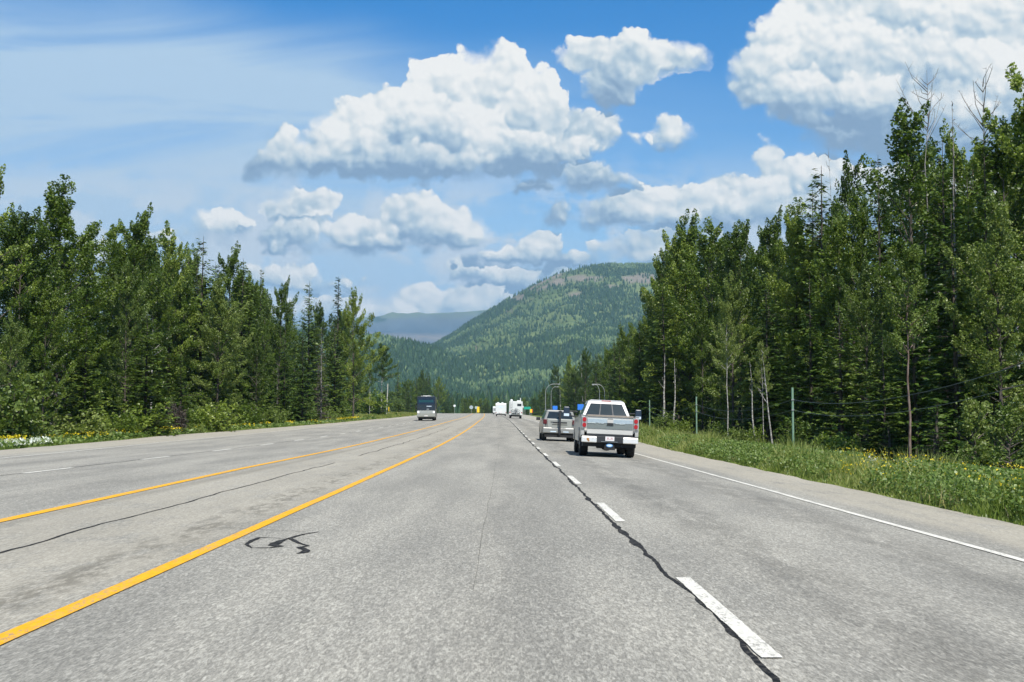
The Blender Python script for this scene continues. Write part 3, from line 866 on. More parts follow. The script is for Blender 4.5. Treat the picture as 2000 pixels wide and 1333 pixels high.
def far_forest(name, n, umin, umax, ymin, ymax, zfun, dens, hmin, hmax, label, seed, lush):
    r = np.random.default_rng(seed)
    Y = np.sqrt(r.uniform(ymin ** 2, ymax ** 2, n)); X = r.uniform(umin, umax, n) * Y
    keep = dens(X, Y) > r.uniform(0, 1, n)
    X, Y = X[keep], Y[keep]; Z = zfun(X, Y); n = len(X)
    clump = fbm(X / 150., Y / 150., 4, seed + 3)
    dec = (r.uniform(0, 1, n) < np.clip((clump - lush) * 5, 0.05, 0.9))
    h = r.uniform(hmin, hmax, n) * np.where(dec, 0.8, 1.0) * (0.75 + 0.5 * fbm(X / 90., Y / 90., 3, seed + 5)); w = h * np.where(dec, r.uniform(.30, .42, n), r.uniform(.17, .26, n))
    rings = [(0.08, .95, .70), (0.50, .72, 1.0), (1.0, .03, .12)]
    K = 4; ang0 = r.uniform(0, 6.28, n); vs = []; tone = []
    tt = np.where(dec, r.uniform(.50, 1.0, n), r.uniform(0.0, .42, n))
    for f, wc, wd in rings:
        for k in range(K):
            rr = w * np.where(dec, wd, wc) * r.uniform(.7, 1.2, n)
            an = ang0 + 2 * math.pi * k / K
            vs.append(np.stack([X + rr * np.cos(an), Y + rr * np.sin(an), Z + h * (f + r.uniform(-.05, .05, n))], -1)); tone.append(tt)
    V = np.stack(vs, 1).reshape(-1, 3); T = np.stack(tone, 1).ravel()
    base = (np.arange(n) * (K * len(rings)))[:, None]
    q = []
    for a_ in range(len(rings) - 1):
        for k in range(K):
            q.append(np.stack([base[:, 0] + a_ * K + k, base[:, 0] + a_ * K + (k + 1) % K, base[:, 0] + (a_ + 1) * K + (k + 1) % K, base[:, 0] + (a_ + 1) * K + k], -1))
    q = np.concatenate(q)
    o = obj(name, mesh_np(name, V, quads=q, attrs={'tone': T}), M['forest'])
    return tag(o, label, 'forest', kind='stuff')


def dens_m(X, Y):
    d = fbm(X / 170. + 0.6 * fbm(X / 90., Y / 90., 3, 96), Y / 330., 5, 95, .6); t = np.clip((Y - 1400) / 3000, 0, 1)
    return np.clip(1.15 - 1.15 * smooth01((d - 0.47) / 0.14) * (0.35 + 0.9 * t), 0.16, 1) * (1 - bare_mask(X, Y))


far_forest('mountain_forest', 78000, -0.19, 0.24, 1250, 4650, mountain_z, dens_m, 9, 17, 'dense mixed forest covering the green mountain beyond the road', 101, 0.49)
far_forest('hill_forest', 9000, -0.24, -0.02, 1250, 2900, hill_z, lambda X, Y: np.ones_like(X), 14, 22, 'dark conifer forest covering the low hill left of the mountain', 102, 0.58)
far_forest('valley_forest', 9000, -0.18, 0.22, 720, 1500, lambda X, Y: ground_z(X, Y), lambda X, Y: np.ones_like(X), 13, 20, 'dark forest on the valley floor where the road disappears', 103, 0.75)


# ------------------------------------------------------------------ trees
def rand_unit(r, n):
    v = r.normal(size=(n, 3)); return v / np.linalg.norm(v, axis=1, keepdims=True)


def leaves_mesh(name, C, A, N, L, Wd, tone):
    """one folded leaf (two triangles) per centre"""
    B = np.cross(N, A); B /= np.maximum(np.linalg.norm(B, axis=1, keepdims=True), 1e-6)
    L = L[:, None]; Wd = Wd[:, None]
    v = np.stack([C - A * L * 0.5, C + B * Wd * 0.5 - A * L * 0.06 + N * Wd * 0.12, C + A * L * 0.5, C - B * Wd * 0.5 - A * L * 0.06 + N * Wd * 0.12], 1)
    n = len(C); b = np.arange(n)[:, None] * 4
    tris = np.concatenate([b + np.array([0, 1, 2]), b + np.array([0, 2, 3])])
    return mesh_np(name, v.reshape(-1, 3), tris=tris, attrs={'tone': np.repeat(tone, 4)})


def tuft_leaves(r, base, axis, length, radius, per, size):
    """leaves along twigs: base (n,3), axis unit (n,3)"""
    n = len(base)
    s = r.uniform(0.0, 1.0, (n, per))
    off = r.normal(size=(n, per, 3)) * (radius[:, None, None] * (1.05 - 0.75 * s[..., None]))
    C = base[:, None, :] + axis[:, None, :] * (length[:, None, None] * s[..., None]) + off * 0.62
    A = axis[:, None, :] * 0.7 + r.normal(size=(n, per, 3)) * 0.6 + np.array([0, 0, -0.15])
    A /= np.linalg.norm(A, axis=2, keepdims=True)
    N = r.normal(size=(n, per, 3)) * 0.75 + np.array([0, 0, 0.8]); N /= np.linalg.norm(N, axis=2, keepdims=True)
    tw = r.uniform(0, 1, (n, 1))
    tone = np.clip(0.5 * tw + 0.5 * r.uniform(0, 1, (n, per)), 0, 1)
    L = size * r.uniform(0.7, 1.4, (n, per)); Wd = L * r.uniform(0.55, 0.8, (n, per))
    return C.reshape(-1, 3), A.reshape(-1, 3), N.reshape(-1, 3), L.ravel(), Wd.ravel(), tone.ravel()


def cluster_leaves(r, cen, axis, length, radius, per, size):
    """dense sprays: leaves lie on the shell of an elongated clump, facing out and up, so that a clump shades as one"""
    n = len(cen)
    s = r.uniform(-0.5, 0.5, (n, per))
    ref = np.where(np.abs(axis[:, 2:3]) > 0.9, np.array([[1.0, 0, 0]]), np.array([[0, 0, 1.0]]))
    e1 = np.cross(axis, ref); e1 /= np.linalg.norm(e1, axis=1, keepdims=True); e2 = np.cross(axis, e1)
    th = r.uniform(0, 2 * math.pi, (n, per)); taper = np.sqrt(np.clip(1 - (2 * s) ** 2, 0.02, 1)) * (1 - 0.35 * s)
    rr = radius[:, None] * taper * (0.35 + 0.75 * np.sqrt(r.uniform(0, 1, (n, per))))
    rad = e1[:, None] * np.cos(th)[..., None] + e2[:, None] * np.sin(th)[..., None]
    C = cen[:, None] + axis[:, None] * (length[:, None] * s)[..., None] + rad * rr[..., None] * np.array([1, 1, 0.75])
    N = rad * 0.75 + axis[:, None] * (s * 1.0)[..., None] + np.array([0, 0, 0.55]) + r.normal(size=(n, per, 3)) * 0.42
    N /= np.linalg.norm(N, axis=2, keepdims=True)
    A = axis[:, None] * 0.8 + rad * 0.5 + r.normal(size=(n, per, 3)) * 0.5 + np.array([0, 0, -0.25])
    A /= np.linalg.norm(A, axis=2, keepdims=True)
    tw = r.uniform(0, 1, (n, 1))
    tone = np.clip(0.62 * tw + 0.38 * r.uniform(0, 1, (n, per)), 0, 1)
    L = size * r.uniform(0.65, 1.45, (n, per)); Wd = L * r.uniform(0.6, 0.85, (n, per))
    return C.reshape(-1, 3), A.reshape(-1, 3), N.reshape(-1, 3), L.ravel(), Wd.ravel(), tone.ravel()


def make_broadleaf(seed, H=16.0, Wr=2.7, h0=0.04, nb=52, per=88, dens=1.25, leaf=0.145, trunk_r=0.17, lean=0.25, up=0.7, cs_=1.0):
    r = np.random.default_rng(seed)
    tk = MB(); tp = []
    wob_x = np.cumsum(r.normal(0, 0.10 * lean, 12)); wob_y = np.cumsum(r.normal(0, 0.10 * lean, 12))
    for i in range(12):
        f = i / 11; tp.append((wob_x[i] * f * 2, wob_y[i] * f * 2, H * 0.95 * f))
    tk.tube(tp, [trunk_r * (1 - 0.92 * (i / 11)) * (1.25 if i == 0 else 1) for i in range(12)], 7)
    tpv = np.array(tp)
    B = []; AX = []; LN = []; RD = []

    def put(c, ax, ln, rd):
        ax = np.asarray(ax, float); B.append(c); AX.append(ax / np.linalg.norm(ax)); LN.append(ln); RD.append(rd)

    for i in range(nb):
        f = h0 + (0.95 - h0) * ((i + r.uniform(0, 1)) / nb) ** 0.95
        prof = np.interp(f, [0, h0, 0.28, 0.5, 0.7, 0.85, 1.0], [0.75, 0.86, 1.0, 0.96, 0.72, 0.46, 0.16])
        az = i * 2.39996 + r.normal(0, 0.4)
        length = Wr * prof * r.uniform(0.55, 1.2) * (1.3 if r.uniform() < 0.12 else 1)
        el = R(np.interp(f, [0, 0.35, 0.75, 1.0], [2, 22, 50, 78])) + r.normal(0, 0.18)
        length = min(length / max(0.45, math.cos(el)), length * 1.8)
        s0 = np.array([np.interp(f * H, tpv[:, 2], tpv[:, k]) for k in range(3)])
        dirv = np.array([math.cos(az) * math.cos(el), math.sin(az) * math.cos(el), math.sin(el)])
        side = np.array([-math.sin(az), math.cos(az), 0])
        bend = r.uniform(-0.12, 0.22)

        def pt(q): return s0 + dirv * length * q + np.array([0, 0, bend * length * q * q])
        br = max(0.014, 0.055 * (1 - f) + 0.012)
        tk.tube([pt(0), pt(0.45), pt(0.9)], [br, br * 0.65, br * 0.2], 4, False)
        k = max(2, int(round(length * 1.55 * dens)))
        upf = up * np.interp(f, [0, .5, 1], [.35, .8, 1.6])
        for j in range(k):
            q = 0.38 + 0.62 * (j + r.uniform(0.2, 0.8)) / k
            sg = r.choice([-1, 1]); sz = cs_ * np.interp(f, [0, .7, 1], [1.0, .85, .62])
            c = pt(q) + side * sg * r.uniform(0.05, 0.55) * (1.15 - 0.5 * q) * length * 0.35 + np.array([0, 0, r.normal(0.05, 0.18)])
            put(c, dirv * 0.9 + side * sg * 0.5 + np.array([0, 0, upf * r.uniform(.2, 1.2)]) + r.normal(0, .2, 3), sz * r.uniform(0.8, 1.4), sz * r.uniform(0.26, 0.46))
        put(pt(1.0), dirv * 0.8 + np.array([0, 0, upf]) + r.normal(0, .15, 3), cs_ * r.uniform(0.9, 1.4), cs_ * r.uniform(.18, .27))
    for i in range(7):                                              # upright finger tufts at the top
        az = r.uniform(0, 6.28); q = r.uniform(0, .45)
        put(tpv[-1] + np.array([math.cos(az) * q, math.sin(az) * q, -0.2 - 1.1 * q + r.uniform(-.2, .5)]), np.array([math.cos(az) * .25, math.sin(az) * .25, 1.0]), r.uniform(1.0, 1.5), r.uniform(.15, .22))
    C, A, N, L, Wd, tone = cluster_leaves(r, np.array(B), np.array(AX), np.array(LN), np.array(RD), per, leaf)
    crown = leaves_mesh('crown', C, A, N, L, Wd, tone)
    me = bpy.data.meshes.new('trunk'); me.from_pydata([tuple(p) for p in tk.v], [], tk.f)
    me.polygons.foreach_set('use_smooth', np.ones(len(me.polygons), dtype=bool))
    return me, crown


def make_spruce(seed, H=16.0, Wr=2.4, spacing=0.34, h0=0.03, sparse=1.0, size=0.34):
    r = np.random.default_rng(seed)
    tk = MB(); tk.tube([(0, 0, 0), (r.normal(0, .05), r.normal(0, .05), H * .5), (r.normal(0, .08), r.normal(0, .08), H)], [0.17, 0.10, 0.012], 7)
    C = []; A = []; N = []; L = []; Wd = []; T = []
    z = H * h0
    while z < H * 0.985:
        f = z / H
        ln0 = Wr * (1 - f) ** 0.82 + 0.10
        nb = int(np.interp(f, [0, 1], [9, 5]) * sparse + r.uniform(0, 1))
        for k in range(nb):
            az = r.uniform(0, 2 * math.pi)
            ln = ln0 * r.uniform(0.65, 1.15)
            dr_ = np.array([math.cos(az), math.sin(az), 0]); side = np.array([-math.sin(az), math.cos(az), 0])
            droop = np.interp(f, [0, 0.6, 1], [-0.30, -0.10, 0.55]) + r.normal(0, 0.06)
            bt = r.uniform(0, 1)
            ns = max(3, int(ln / 0.17))
            zz0 = z + r.uniform(-.15, .15)
            for j in range(ns):
                s = 0.12 + 0.92 * (j + r.uniform(0, 1)) / ns
                b = dr_ * ln * s + np.array([0, 0, zz0 + ln * (droop * s + 0.24 * s * s)])
                for sg in (-1, 1):
                    a_ = dr_ * 0.75 + side * sg * r.uniform(0.35, 0.9) + np.array([0, 0, r.uniform(-0.45, 0.05)]); a_ /= np.linalg.norm(a_)
                    l_ = size * r.uniform(0.7, 1.4) * (0.55 + 0.6 * min(1, ln / 1.2))
                    C.append(b + a_ * l_ * 0.45); A.append(a_); N.append(np.array([0, 0, 1.0]) + r.normal(0, 0.35, 3)); L.append(l_); Wd.append(l_ * r.uniform(.34, .55)); T.append(np.clip(0.45 * bt + 0.35 * r.uniform() + 0.2 * s, 0, 1))
            if r.uniform() < 0.5:
                p0 = np.array([0, 0, zz0]); tk.tube([p0, dr_ * ln * 0.8 + np.array([0, 0, zz0 + ln * (droop * .8 + .15)])], [0.02, 0.006], 3, False)
        z += spacing * r.uniform(0.7, 1.3)
    N = np.array(N); N /= np.linalg.norm(N, axis=1, keepdims=True)
    crown = leaves_mesh('crown', np.array(C), np.array(A), N, np.array(L), np.array(Wd), np.array(T))
    me = bpy.data.meshes.new('trunk'); me.from_pydata([tuple(p) for p in tk.v], [], tk.f)
    return me, crown


def make_shrub(seed, H=1.8, Wr=1.2, leaf=0.11, n=150, per=20):
    r = np.random.default_rng(seed)
    tk = MB(); B = []; AX = []
    for i in range(16):
        az = r.uniform(0, 6.28); sp = r.uniform(0.1, 1) * Wr * 0.8; hh = H * r.uniform(0.6, 1) * (1 - 0.3 * sp / Wr)
        tk.tube([(0.08 * math.cos(az), 0.08 * math.sin(az), 0), (sp * .5 * math.cos(az), sp * .5 * math.sin(az), hh * .6), (sp * math.cos(az), sp * math.sin(az), hh)], [0.018, 0.012, 0.004], 4, False)
        for j in range(n // 16):
            s = r.uniform(0.15, 1); b = np.array([sp * s * math.cos(az), sp * s * math.sin(az), hh * s]) + r.normal(0, 0.22 * Wr / 1.2, 3)
            b[2] = max(0.05, b[2]); ax = np.array([math.cos(az) * .5, math.sin(az) * .5, 0.8]) + r.normal(0, .5, 3)
            B.append(b); AX.append(ax / np.linalg.norm(ax))
    m_ = len(B)
    C, A, N, L, Wd, tone = tuft_leaves(r, np.array(B), np.array(AX), r.uniform(.25, .5, m_) * H / 1.8, r.uniform(.1, .18, m_), per, leaf)
    crown = leaves_mesh('foliage', C, A, N, L, Wd, tone)
    me = bpy.data.meshes.new('stem'); me.from_pydata([tuple(p) for p in tk.v], [], tk.f)
    return me, crown


def make_bare(seed, H, n, spread=0.9, r0=0.10, start=0.45, up=0.7):
    r = np.random.default_rng(seed); tk = MB()
    pts = [(0, 0, 0)]
    for i in range(1, 9): pts.append((pts[-1][0] + r.normal(0, .035) * H / 8, pts[-1][1] + r.normal(0, .035) * H / 8, H * i / 8))
    tk.tube(pts, [r0 * (1 - 0.9 * i / 8) for i in range(9)], 6)
    pv = np.array(pts); out_ = []
    for i in range(n):
        brs = MB()
        f = start + (1 - start) * r.uniform(0, 1); b = np.array([np.interp(f * H, pv[:, 2], pv[:, k]) for k in range(3)])
        az = r.uniform(0, 6.28); ln = spread * (1.25 - f) * r.uniform(.5, 1.6)
        d = np.array([math.cos(az), math.sin(az), up * r.uniform(0.3, 1.6)])
        mid = b + d * ln * 0.55 + r.normal(0, .05, 3); tip = b + d * ln + np.array([0, 0, ln * 0.35]) + r.normal(0, .08, 3)
        brs.tube([b, mid, tip], [0.028, 0.016, 0.006], 4, False)
        for _ in range(3):
            s = mid + (tip - mid) * r.uniform(.1, .95); t2 = s + np.array([r.normal(0, .3), r.normal(0, .3), abs(r.normal(0.2, .2))]) * ln * 0.5
            brs.tube([s, t2], [0.010, 0.004], 3, False)
        b_ = bpy.data.meshes.new('branch'); b_.from_pydata([tuple(p) for p in brs.v], [], brs.f); out_.append(b_)
    a_ = bpy.data.meshes.new('trunk'); a_.from_pydata([tuple(p) for p in tk.v], [], tk.f)
    return a_, out_


BROAD = [make_broadleaf(201, Wr=3.4, nb=50), make_broadleaf(202, Wr=2.8, nb=48), make_broadleaf(203, Wr=3.8, nb=56, h0=0.14),
         make_broadleaf(204, Wr=3.1, nb=50, up=1.0), make_broadleaf(205, Wr=2.7, nb=48, up=1.0), make_broadleaf(206, Wr=3.3, nb=48, h0=0.16, dens=0.95)]
OPEN = [make_broadleaf(211, Wr=2.5, nb=34, dens=0.8, h0=0.15, up=0.4), make_broadleaf(212, Wr=2.2, nb=30, dens=0.75, h0=0.2, up=0.4)]
TALLSTEM = [make_broadleaf(221, Wr=2.7, nb=34, h0=0.46, trunk_r=0.13), make_broadleaf(222, Wr=1.7, nb=26, h0=0.5, dens=0.8, trunk_r=0.10, lean=0.5, leaf=0.13)]
SPRUCE = [make_spruce(231, Wr=2.5), make_spruce(232, Wr=2.0), make_spruce(233, Wr=2.9, spacing=0.38)]
NARROW = [make_spruce(235, Wr=1.25, spacing=0.30)]
DEADS = [make_spruce(236, Wr=1.5, sparse=0.7, spacing=0.3, size=0.26)]
YOUNG = [make_spruce(237, H=3.0, Wr=0.95, spacing=0.13, size=0.20), make_broadleaf(238, H=3.0, Wr=0.75, nb=26, h0=0.08, per=26, leaf=0.10, trunk_r=0.03, dens=2.4, cs_=0.36)]
SHRUB = [make_shrub(241), make_shrub(242, Wr=1.5, H=1.6), make_shrub(243, H=2.2, Wr=1.0)]
MESHES = {'broad': (BROAD, 16.9), 'open': (OPEN, 16.9), 'stem': (TALLSTEM, 16.9), 'spruce': (SPRUCE, 16.0), 'narrow': (NARROW, 16.0),
          'dead': (DEADS, 16.0), 'young': (YOUNG, 3.0), 'shrub': (SHRUB, 1.9)}
_mesh_mats = {}


def with_mat(me, mat):
    key = (me.name, mat.name)
    if key not in _mesh_mats:
        if not me.materials:
            me.materials.append(mat); _mesh_mats[key] = me
        else:
            c_ = me.copy(); c_.materials.clear(); c_.materials.append(mat); _mesh_mats[key] = c_
    return _mesh_mats[key]


def plant(kind, X, d, height, label, group=None, variant=None, width=1.0, name=None, mats=None, cat='tree', sink=0.1, rot=None):
    ms, nominal = MESHES[kind]
    v = random.randrange(len(ms)) if variant is None else variant
    tr, cr = ms[v]
    mt = mats or {'broad': ('bark', 'leaf'), 'open': ('bark', 'leaf'), 'stem': ('bark_white', 'leaf'), 'spruce': ('bark', 'needle'), 'narrow': ('bark', 'needle'),
                  'dead': ('bark_grey', 'dead_needle'), 'young': ('bark', 'needle' if v == 0 else 'leaf_pale'), 'shrub': ('bark', 'leaf')}[kind]
    nm = name or {'broad': 'cottonwood_tree', 'open': 'cottonwood_tree', 'stem': 'aspen_tree', 'spruce': 'spruce_tree', 'narrow': 'spruce_tree',
                  'dead': 'dead_spruce', 'young': 'sapling', 'shrub': 'shrub'}[kind]
    s = height / nominal
    o = thing(nm, label, cat, (X, d, float(ground_z(X, d)) - sink), (0, 0, random.uniform(0, 6.28) if rot is None else rot), group)
    o.scale = (s * width, s * width, s)
    a_ = obj(tr.name.split('.')[0], with_mat(tr, M[mt[0]]), None, o)
    b_ = obj(cr.name.split('.')[0], with_mat(cr, M[mt[1]]), None, o)
    return o


def plant_px(kind, px, top, X, label, **kw):
    u, _ = ray(px, 800); d = X / u
    _, v = ray(px, top)
    h = EYE + v * d - float(ground_z(X, d)) + 0.1
    return plant(kind, X, d, h, label, **kw)


# left roadside, from the frame edge towards the distance (kind, column, row of the top, metres aside, width, variant, materials, label)
LT = [
    ('open', -28, 285, -27, .9, 0, None, 'tall open broadleaf tree cut by the left edge of the picture'),
    ('broad', 30, 425, -27, 1.1, 0, None, 'broad leafy tree at the left picture edge behind the white daisies'),
    ('broad', 108, 384, -29, 1.15, 2, None, 'biggest rounded leafy tree of the left roadside, right of the cut off one'),
    ('spruce', 165, 470, -30, 1.1, 0, None, 'dark conifer sloping down on the right flank of the biggest left tree'),
    ('broad', 85, 560, -25, .9, 5, None, 'leafy lower tree in front of the biggest left roadside tree'),
    ('broad', 20, 620, -24, .9, 1, 'pale', 'bright leafy tree low at the left picture edge'),
    ('spruce', 165, 640, -23.8, 1.3, 0, None, 'dark drooping conifer left of the layered roadside spruce'),
    ('broad', 222, 455, -31, .85, 1, None, 'left shoulder tree of the twin topped dark clump on the left'),
    ('broad', 248, 413, -30, .95, 4, None, 'dark twin topped tree standing highest left of centre in the left wood'),
    ('spruce', 275, 428, -32, 1.0, 1, None, 'second pointed conifer top just right of the highest dark left clump'),
    ('broad', 243, 520, -26, .75, 5, 'pale', 'paler green slim tree rising in front of the twin topped clump'),
    ('spruce', 283, 612, -23.6, 1.5, 2, None, 'layered dark green spruce with branches down to the left verge'),
    ('broad', 328, 447, -30, .75, 1, None, 'narrow leafy tree with a flat top right of the twin topped clump'),
    ('spruce', 388, 462, -29, 1.1, 2, None, 'full conifer between the flat topped and the pointed tree, mid left wood'),
    ('broad', 440, 484, -30, .8, 4, None, 'pointed leafy tree where the left treetops begin to slope down'),
    ('spruce', 472, 505, -28, 1.0, 0, None, 'conifer on the falling right shoulder of the left wood'),
    ('broad', 425, 560, -26, .95, 2, 'pale', 'large pale leafy tree facing the road in mid left wood'),
    ('spruce', 352, 690, -23.8, 1.3, 1, None, 'small dark spruce right of the layered roadside spruce'),
    ('broad', 500, 640, -25, .8, 5, None, 'rounded leafy tree low on the verge past the pale tree'),
    ('narrow', 508, 526, -30, .8, 0, None, 'thin spruce spire poking above the dip in the left treetops'),
    ('broad', 543, 551, -28, .75, 4, None, 'leafy tree with a blunt tip right of the thin spruce spire'),
    ('spruce', 600, 549, -26, .95, 2, None, 'tall dark conifer left of the last spruce spire'),
    ('spruce', 590, 640, -23.2, 1.05, 1, None, 'dark spruce beside the dead grey conifer, on its left'),
    ('spruce', 555, 630, -24, 1.0, 1, None, 'dark conifer between low round tree and verge spruce, left of the dead one'),
    ('narrow', 657, 540, -26, 1.0, 0, None, 'last tall spruce spire before the gap in the left wood'),
    ('dead', 627, 640, -22.7, 1.0, 0, None, 'dead brown grey conifer with bare twigs on left verge'),
    ('broad', 690, 583, -24, .8, 2, None, 'leaning leafy tree that ends the left wood'),
    ('spruce', 652, 620, -24, .9, 0, None, 'dark conifer directly below the last spruce spire'),
    ('stem', 745, 671, -36, 1.35, 0, None, 'round headed tree on bare pale trunks beyond the left wood'),
    ('stem', 722, 715, -34, 1.0, 1, None, 'slender pale stemmed tree beside the round headed one'),
    ('spruce', 777, 706, -40, .7, 1, None, 'lone pointed conifer right of the round headed tree'),
]
PALE = ('bark', 'leaf_pale')
for kind, px, top, X, wd, v, mt, lab in LT:
    plant_px(kind, px, top, X, lab, width=wd, variant=v, mats=PALE if mt == 'pale' else None)

RT = [
    ('broad', 2040, 150, 24, 1.0, 0, None, 'tall leafy tree cut by the right edge of the picture'),
    ('open', 1962, 235, 22, .95, 0, None, 'tall dark tree with bare twigs on top at the right edge'),
    ('broad', 1955, 420, 17.5, .95, 2, 'pale', 'bright leafy tree filling the right picture edge'),
    ('spruce', 1868, 400, 16.2, 1.15, 1, None, 'dark drooping conifer between the tall crowned tree and bright edge tree'),
    ('open', 1796, 195, 22, 1.15, 1, None, 'tallest tree on the right with bare branches above its crown'),
    ('broad', 1835, 330, 24, .9, 3, None, 'leafy tree behind the white snag, right of the tallest tree'),
    ('spruce', 1905, 345, 23, 1.1, 2, None, 'dark conifer in the gap between the two tallest right trees'),
    ('open', 1672, 300, 24, .7, 1, None, 'thin forked tree with tufted tops left of the tallest right tree'),
    ('spruce', 1724, 303, 22, .8, 1, None, 'narrow conifer between forked tree and tallest right tree'),
    ('broad', 1695, 520, 18.5, .85, 5, 'pale', 'pale silvery leafy tree below the forked tree'),
    ('spruce', 1790, 500, 17, 1.1, 0, None, 'big dark conifer right behind the reddish bare trunk'),
    ('spruce', 1606, 325, 22, 1.15, 2, None, 'dark pointed conifer at the step up of the right treetops'),
    ('broad', 1640, 420, 21, .8, 3, None, 'leafy tree on the right flank of the dark pointed tree'),
    ('spruce', 1645, 590, 15.2, 1.35, 2, None, 'layered dark spruce behind the nearest green cable post'),
    ('spruce', 1725, 640, 15.4, 1.25, 0, None, 'layered spruce left of the reddish bare trunk'),
    ('broad', 1560, 425, 21, .9, 2, None, 'bushy tree with a ragged top left of the dark pointed tree'),
    ('broad', 1500, 424, 21, .85, 4, None, 'leafy tree with upright finger tufts in the right treetops'),
    ('broad', 1445, 434, 21, .9, 3, None, 'rounded tree with many upright tufts in the right treetops'),
    ('broad', 1392, 441, 20, 1.0, 0, None, 'broad leafy tree next to the end of the right wood'),
    ('broad', 1325, 456, 19, .85, 3, None, 'leafy tree that ends the high right wood against the mountain'),
    ('broad', 1432, 540, 18, .85, 1, 'pale', 'yellow green leafy tree in front of the upright tufted tops'),
    ('spruce', 1500, 560, 16.5, 1.2, 0, None, 'drooping conifer above the three thin white trunks'),
    ('broad', 1372, 600, 17.5, .8, 4, None, 'upright leafy tree above the two white trunks'),
    ('spruce', 1585, 540, 17, 1.1, 1, None, 'shaded conifer above the nearest cable post'),
    ('broad', 1350, 444, 20.5, 1.0, 2, None, 'leafy tree between the end tree and the broad tree of the right wood'),
    ('broad', 1300, 490, 18.5, .8, 0, None, 'rounded leafy tree bulging towards the mountain at the end of the right wood'),
    ('spruce', 1295, 560, 16.2, 1.2, 0, None, 'dark conifer at the inner edge of the high right wood'),
    ('spruce', 1250, 622, 18.5, .85, 1, None, 'dark pointed spruce in front of the mountain, right of the pickup roof'),
    ('broad', 1222, 640, 19, .8, 4, None, 'leafy tree just left of the dark pointed spruce'),
    ('spruce', 1200, 660, 19, .8, 2, None, 'conifer stepping down left of the leafy far tree'),
    ('spruce', 1165, 690, 19, .9, 0, None, 'dark conifer above the cab of the white pickup'),
    ('broad', 1143, 686, 20, .75, 5, None, 'leafy tree above the left pillar of the pickup cab'),
    ('broad', 1112, 702, 20, .8, 2, None, 'leafy tree between the street lamps and the pickup'),
    ('broad', 1086, 716, 20, .8, 0, None, 'rounded leafy tree behind the nearest street lamp'),
    ('narrow', 1062, 742, 19, 1.0, 0, None, 'dark conifer left of the nearest street lamp'),
]
for kind, px, top, X, wd, v, mt, lab in RT:
    plant_px(kind, px, top, X, lab, width=wd, variant=v, mats=PALE if mt == 'pale' else None)

# fill the woods behind the front row; each is described by the landmark that it stands nearest to
SL = [(-400, 300), (0, 420), (95, 400), (180, 480), (245, 430), (320, 465), (480, 505), (520, 565), (600, 570), (660, 590), (700, 620)]
SR = [(1262, 600), (1300, 480), (1500, 440), (1600, 350), (1700, 320), (1800, 260), (1950, 230), (2500, 150)]
MARKS_L = [(20, 'left edge tree'), (105, 'biggest rounded left tree'), (165, 'drooping left conifer'), (248, 'twin topped dark clump'), (283, 'layered left spruce'), (345, 'dead brown bush'),
           (425, 'large pale left tree'), (508, 'thin spruce spire'), (590, 'dark left verge spruce'), (627, 'dead grey conifer'), (690, 'leaning end tree')]
MARKS_R = [(1295, 'two pale trunks'), (1358, 'middle green post'), (1420, 'leaning white trunk'), (1490, 'three thin white trunks'), (1550, 'nearest green post'), (1606, 'dark pointed right tree'),
           (1672, 'forked tufted tree'), (1725, 'layered right spruce'), (1776, 'reddish bare trunk'), (1868, 'tall white snag'), (1960, 'bright right edge tree')]
MARKS_F = [(700, 'leaning end tree'), (745, 'round headed tree'), (777, 'lone pointed conifer'), (834, 'oncoming motorhome'), (887, 'round white sign'), (920, 'octagonal sign back'), (945, 'yellow marker board'),
           (981, 'travel trailer'), (1006, 'white motorhome'), (1030, 'green sign'), (1066, 'nearest street lamp'), (1095, 'dead white trunk'), (1140, 'pickup cab pillar'), (1180, 'lamp behind the pickup'),
           (1225, 'pickup roof'), (1260, 'dark pointed spruce')]
LABELS_USED = {}


def where(px, marks):
    mpx, nm = min(marks, key=lambda m: abs(m[0] - px))
    dx = px - mpx
    return 'behind' if abs(dx) < 9 else ('behind and left of' if dx < 0 else 'behind and right of'), nm


def distinct(fmt_list):
    for l_ in fmt_list:
        if l_ not in LABELS_USED:
            LABELS_USED[l_] = 1; return l_
    LABELS_USED[fmt_list[0]] += 1
    return fmt_list[0]


def wood_label(base, px, marks, depth, h, tail=''):
    rel, nm = where(px, marks)
    siz = 'short' if h < 10 else ('tall' if h > 15 else 'middling')
    return distinct(['%s %s %s the %s' % (siz, base, rel, nm), '%s %s %s the %s, %s' % (siz, base, rel, nm, depth), '%s %s %s the %s, half hidden' % (siz, base, rel, nm), '%s half hidden %s, %s, %s the %s' % (siz, base, depth, rel, nm)])


def to_px(X, d): return CX - 12 + FPX * X / d


def fill(side, sil, rows, d0, d1, step):
    marks = MARKS_L if side == 'left' else MARKS_R
    for ri, X0 in enumerate(rows):
        d = d0 + random.uniform(0, step)
        while d < d1:
            X = X0 + random.uniform(-1.6, 1.6)
            px = to_px(X, d)
            if sil[0][0] < px < min(sil[-1][0], 2120) and px > -120:
                top = np.interp(px, [a for a, _ in sil], [b for _, b in sil]) + abs(random.gauss(0, 38)) + 8
                _, v = ray(px, top)
                h = EYE + v * d - float(ground_z(X, d))
                if h > 4:
                    h = min(h, 24)
                    k = random.choices(['broad', 'spruce', 'stem'], [0.44, 0.50, 0.06])[0]
                    w = min(1.5, max(.8, 13.0 / h))
                    base = {'broad': 'leafy tree', 'spruce': 'dark spruce', 'stem': 'pale stemmed tree'}[k]
                    lab = wood_label(base, px, marks, ['second row', 'third row', 'last row'][min(ri, 2)] , h)
                    plant(k, X, d, h, lab, group='%s inside the %s roadside wood' % ({'broad': 'leafy trees', 'spruce': 'conifers', 'stem': 'pale stemmed trees'}[k], side), width=w)
            d += step * random.uniform(0.7, 1.3)


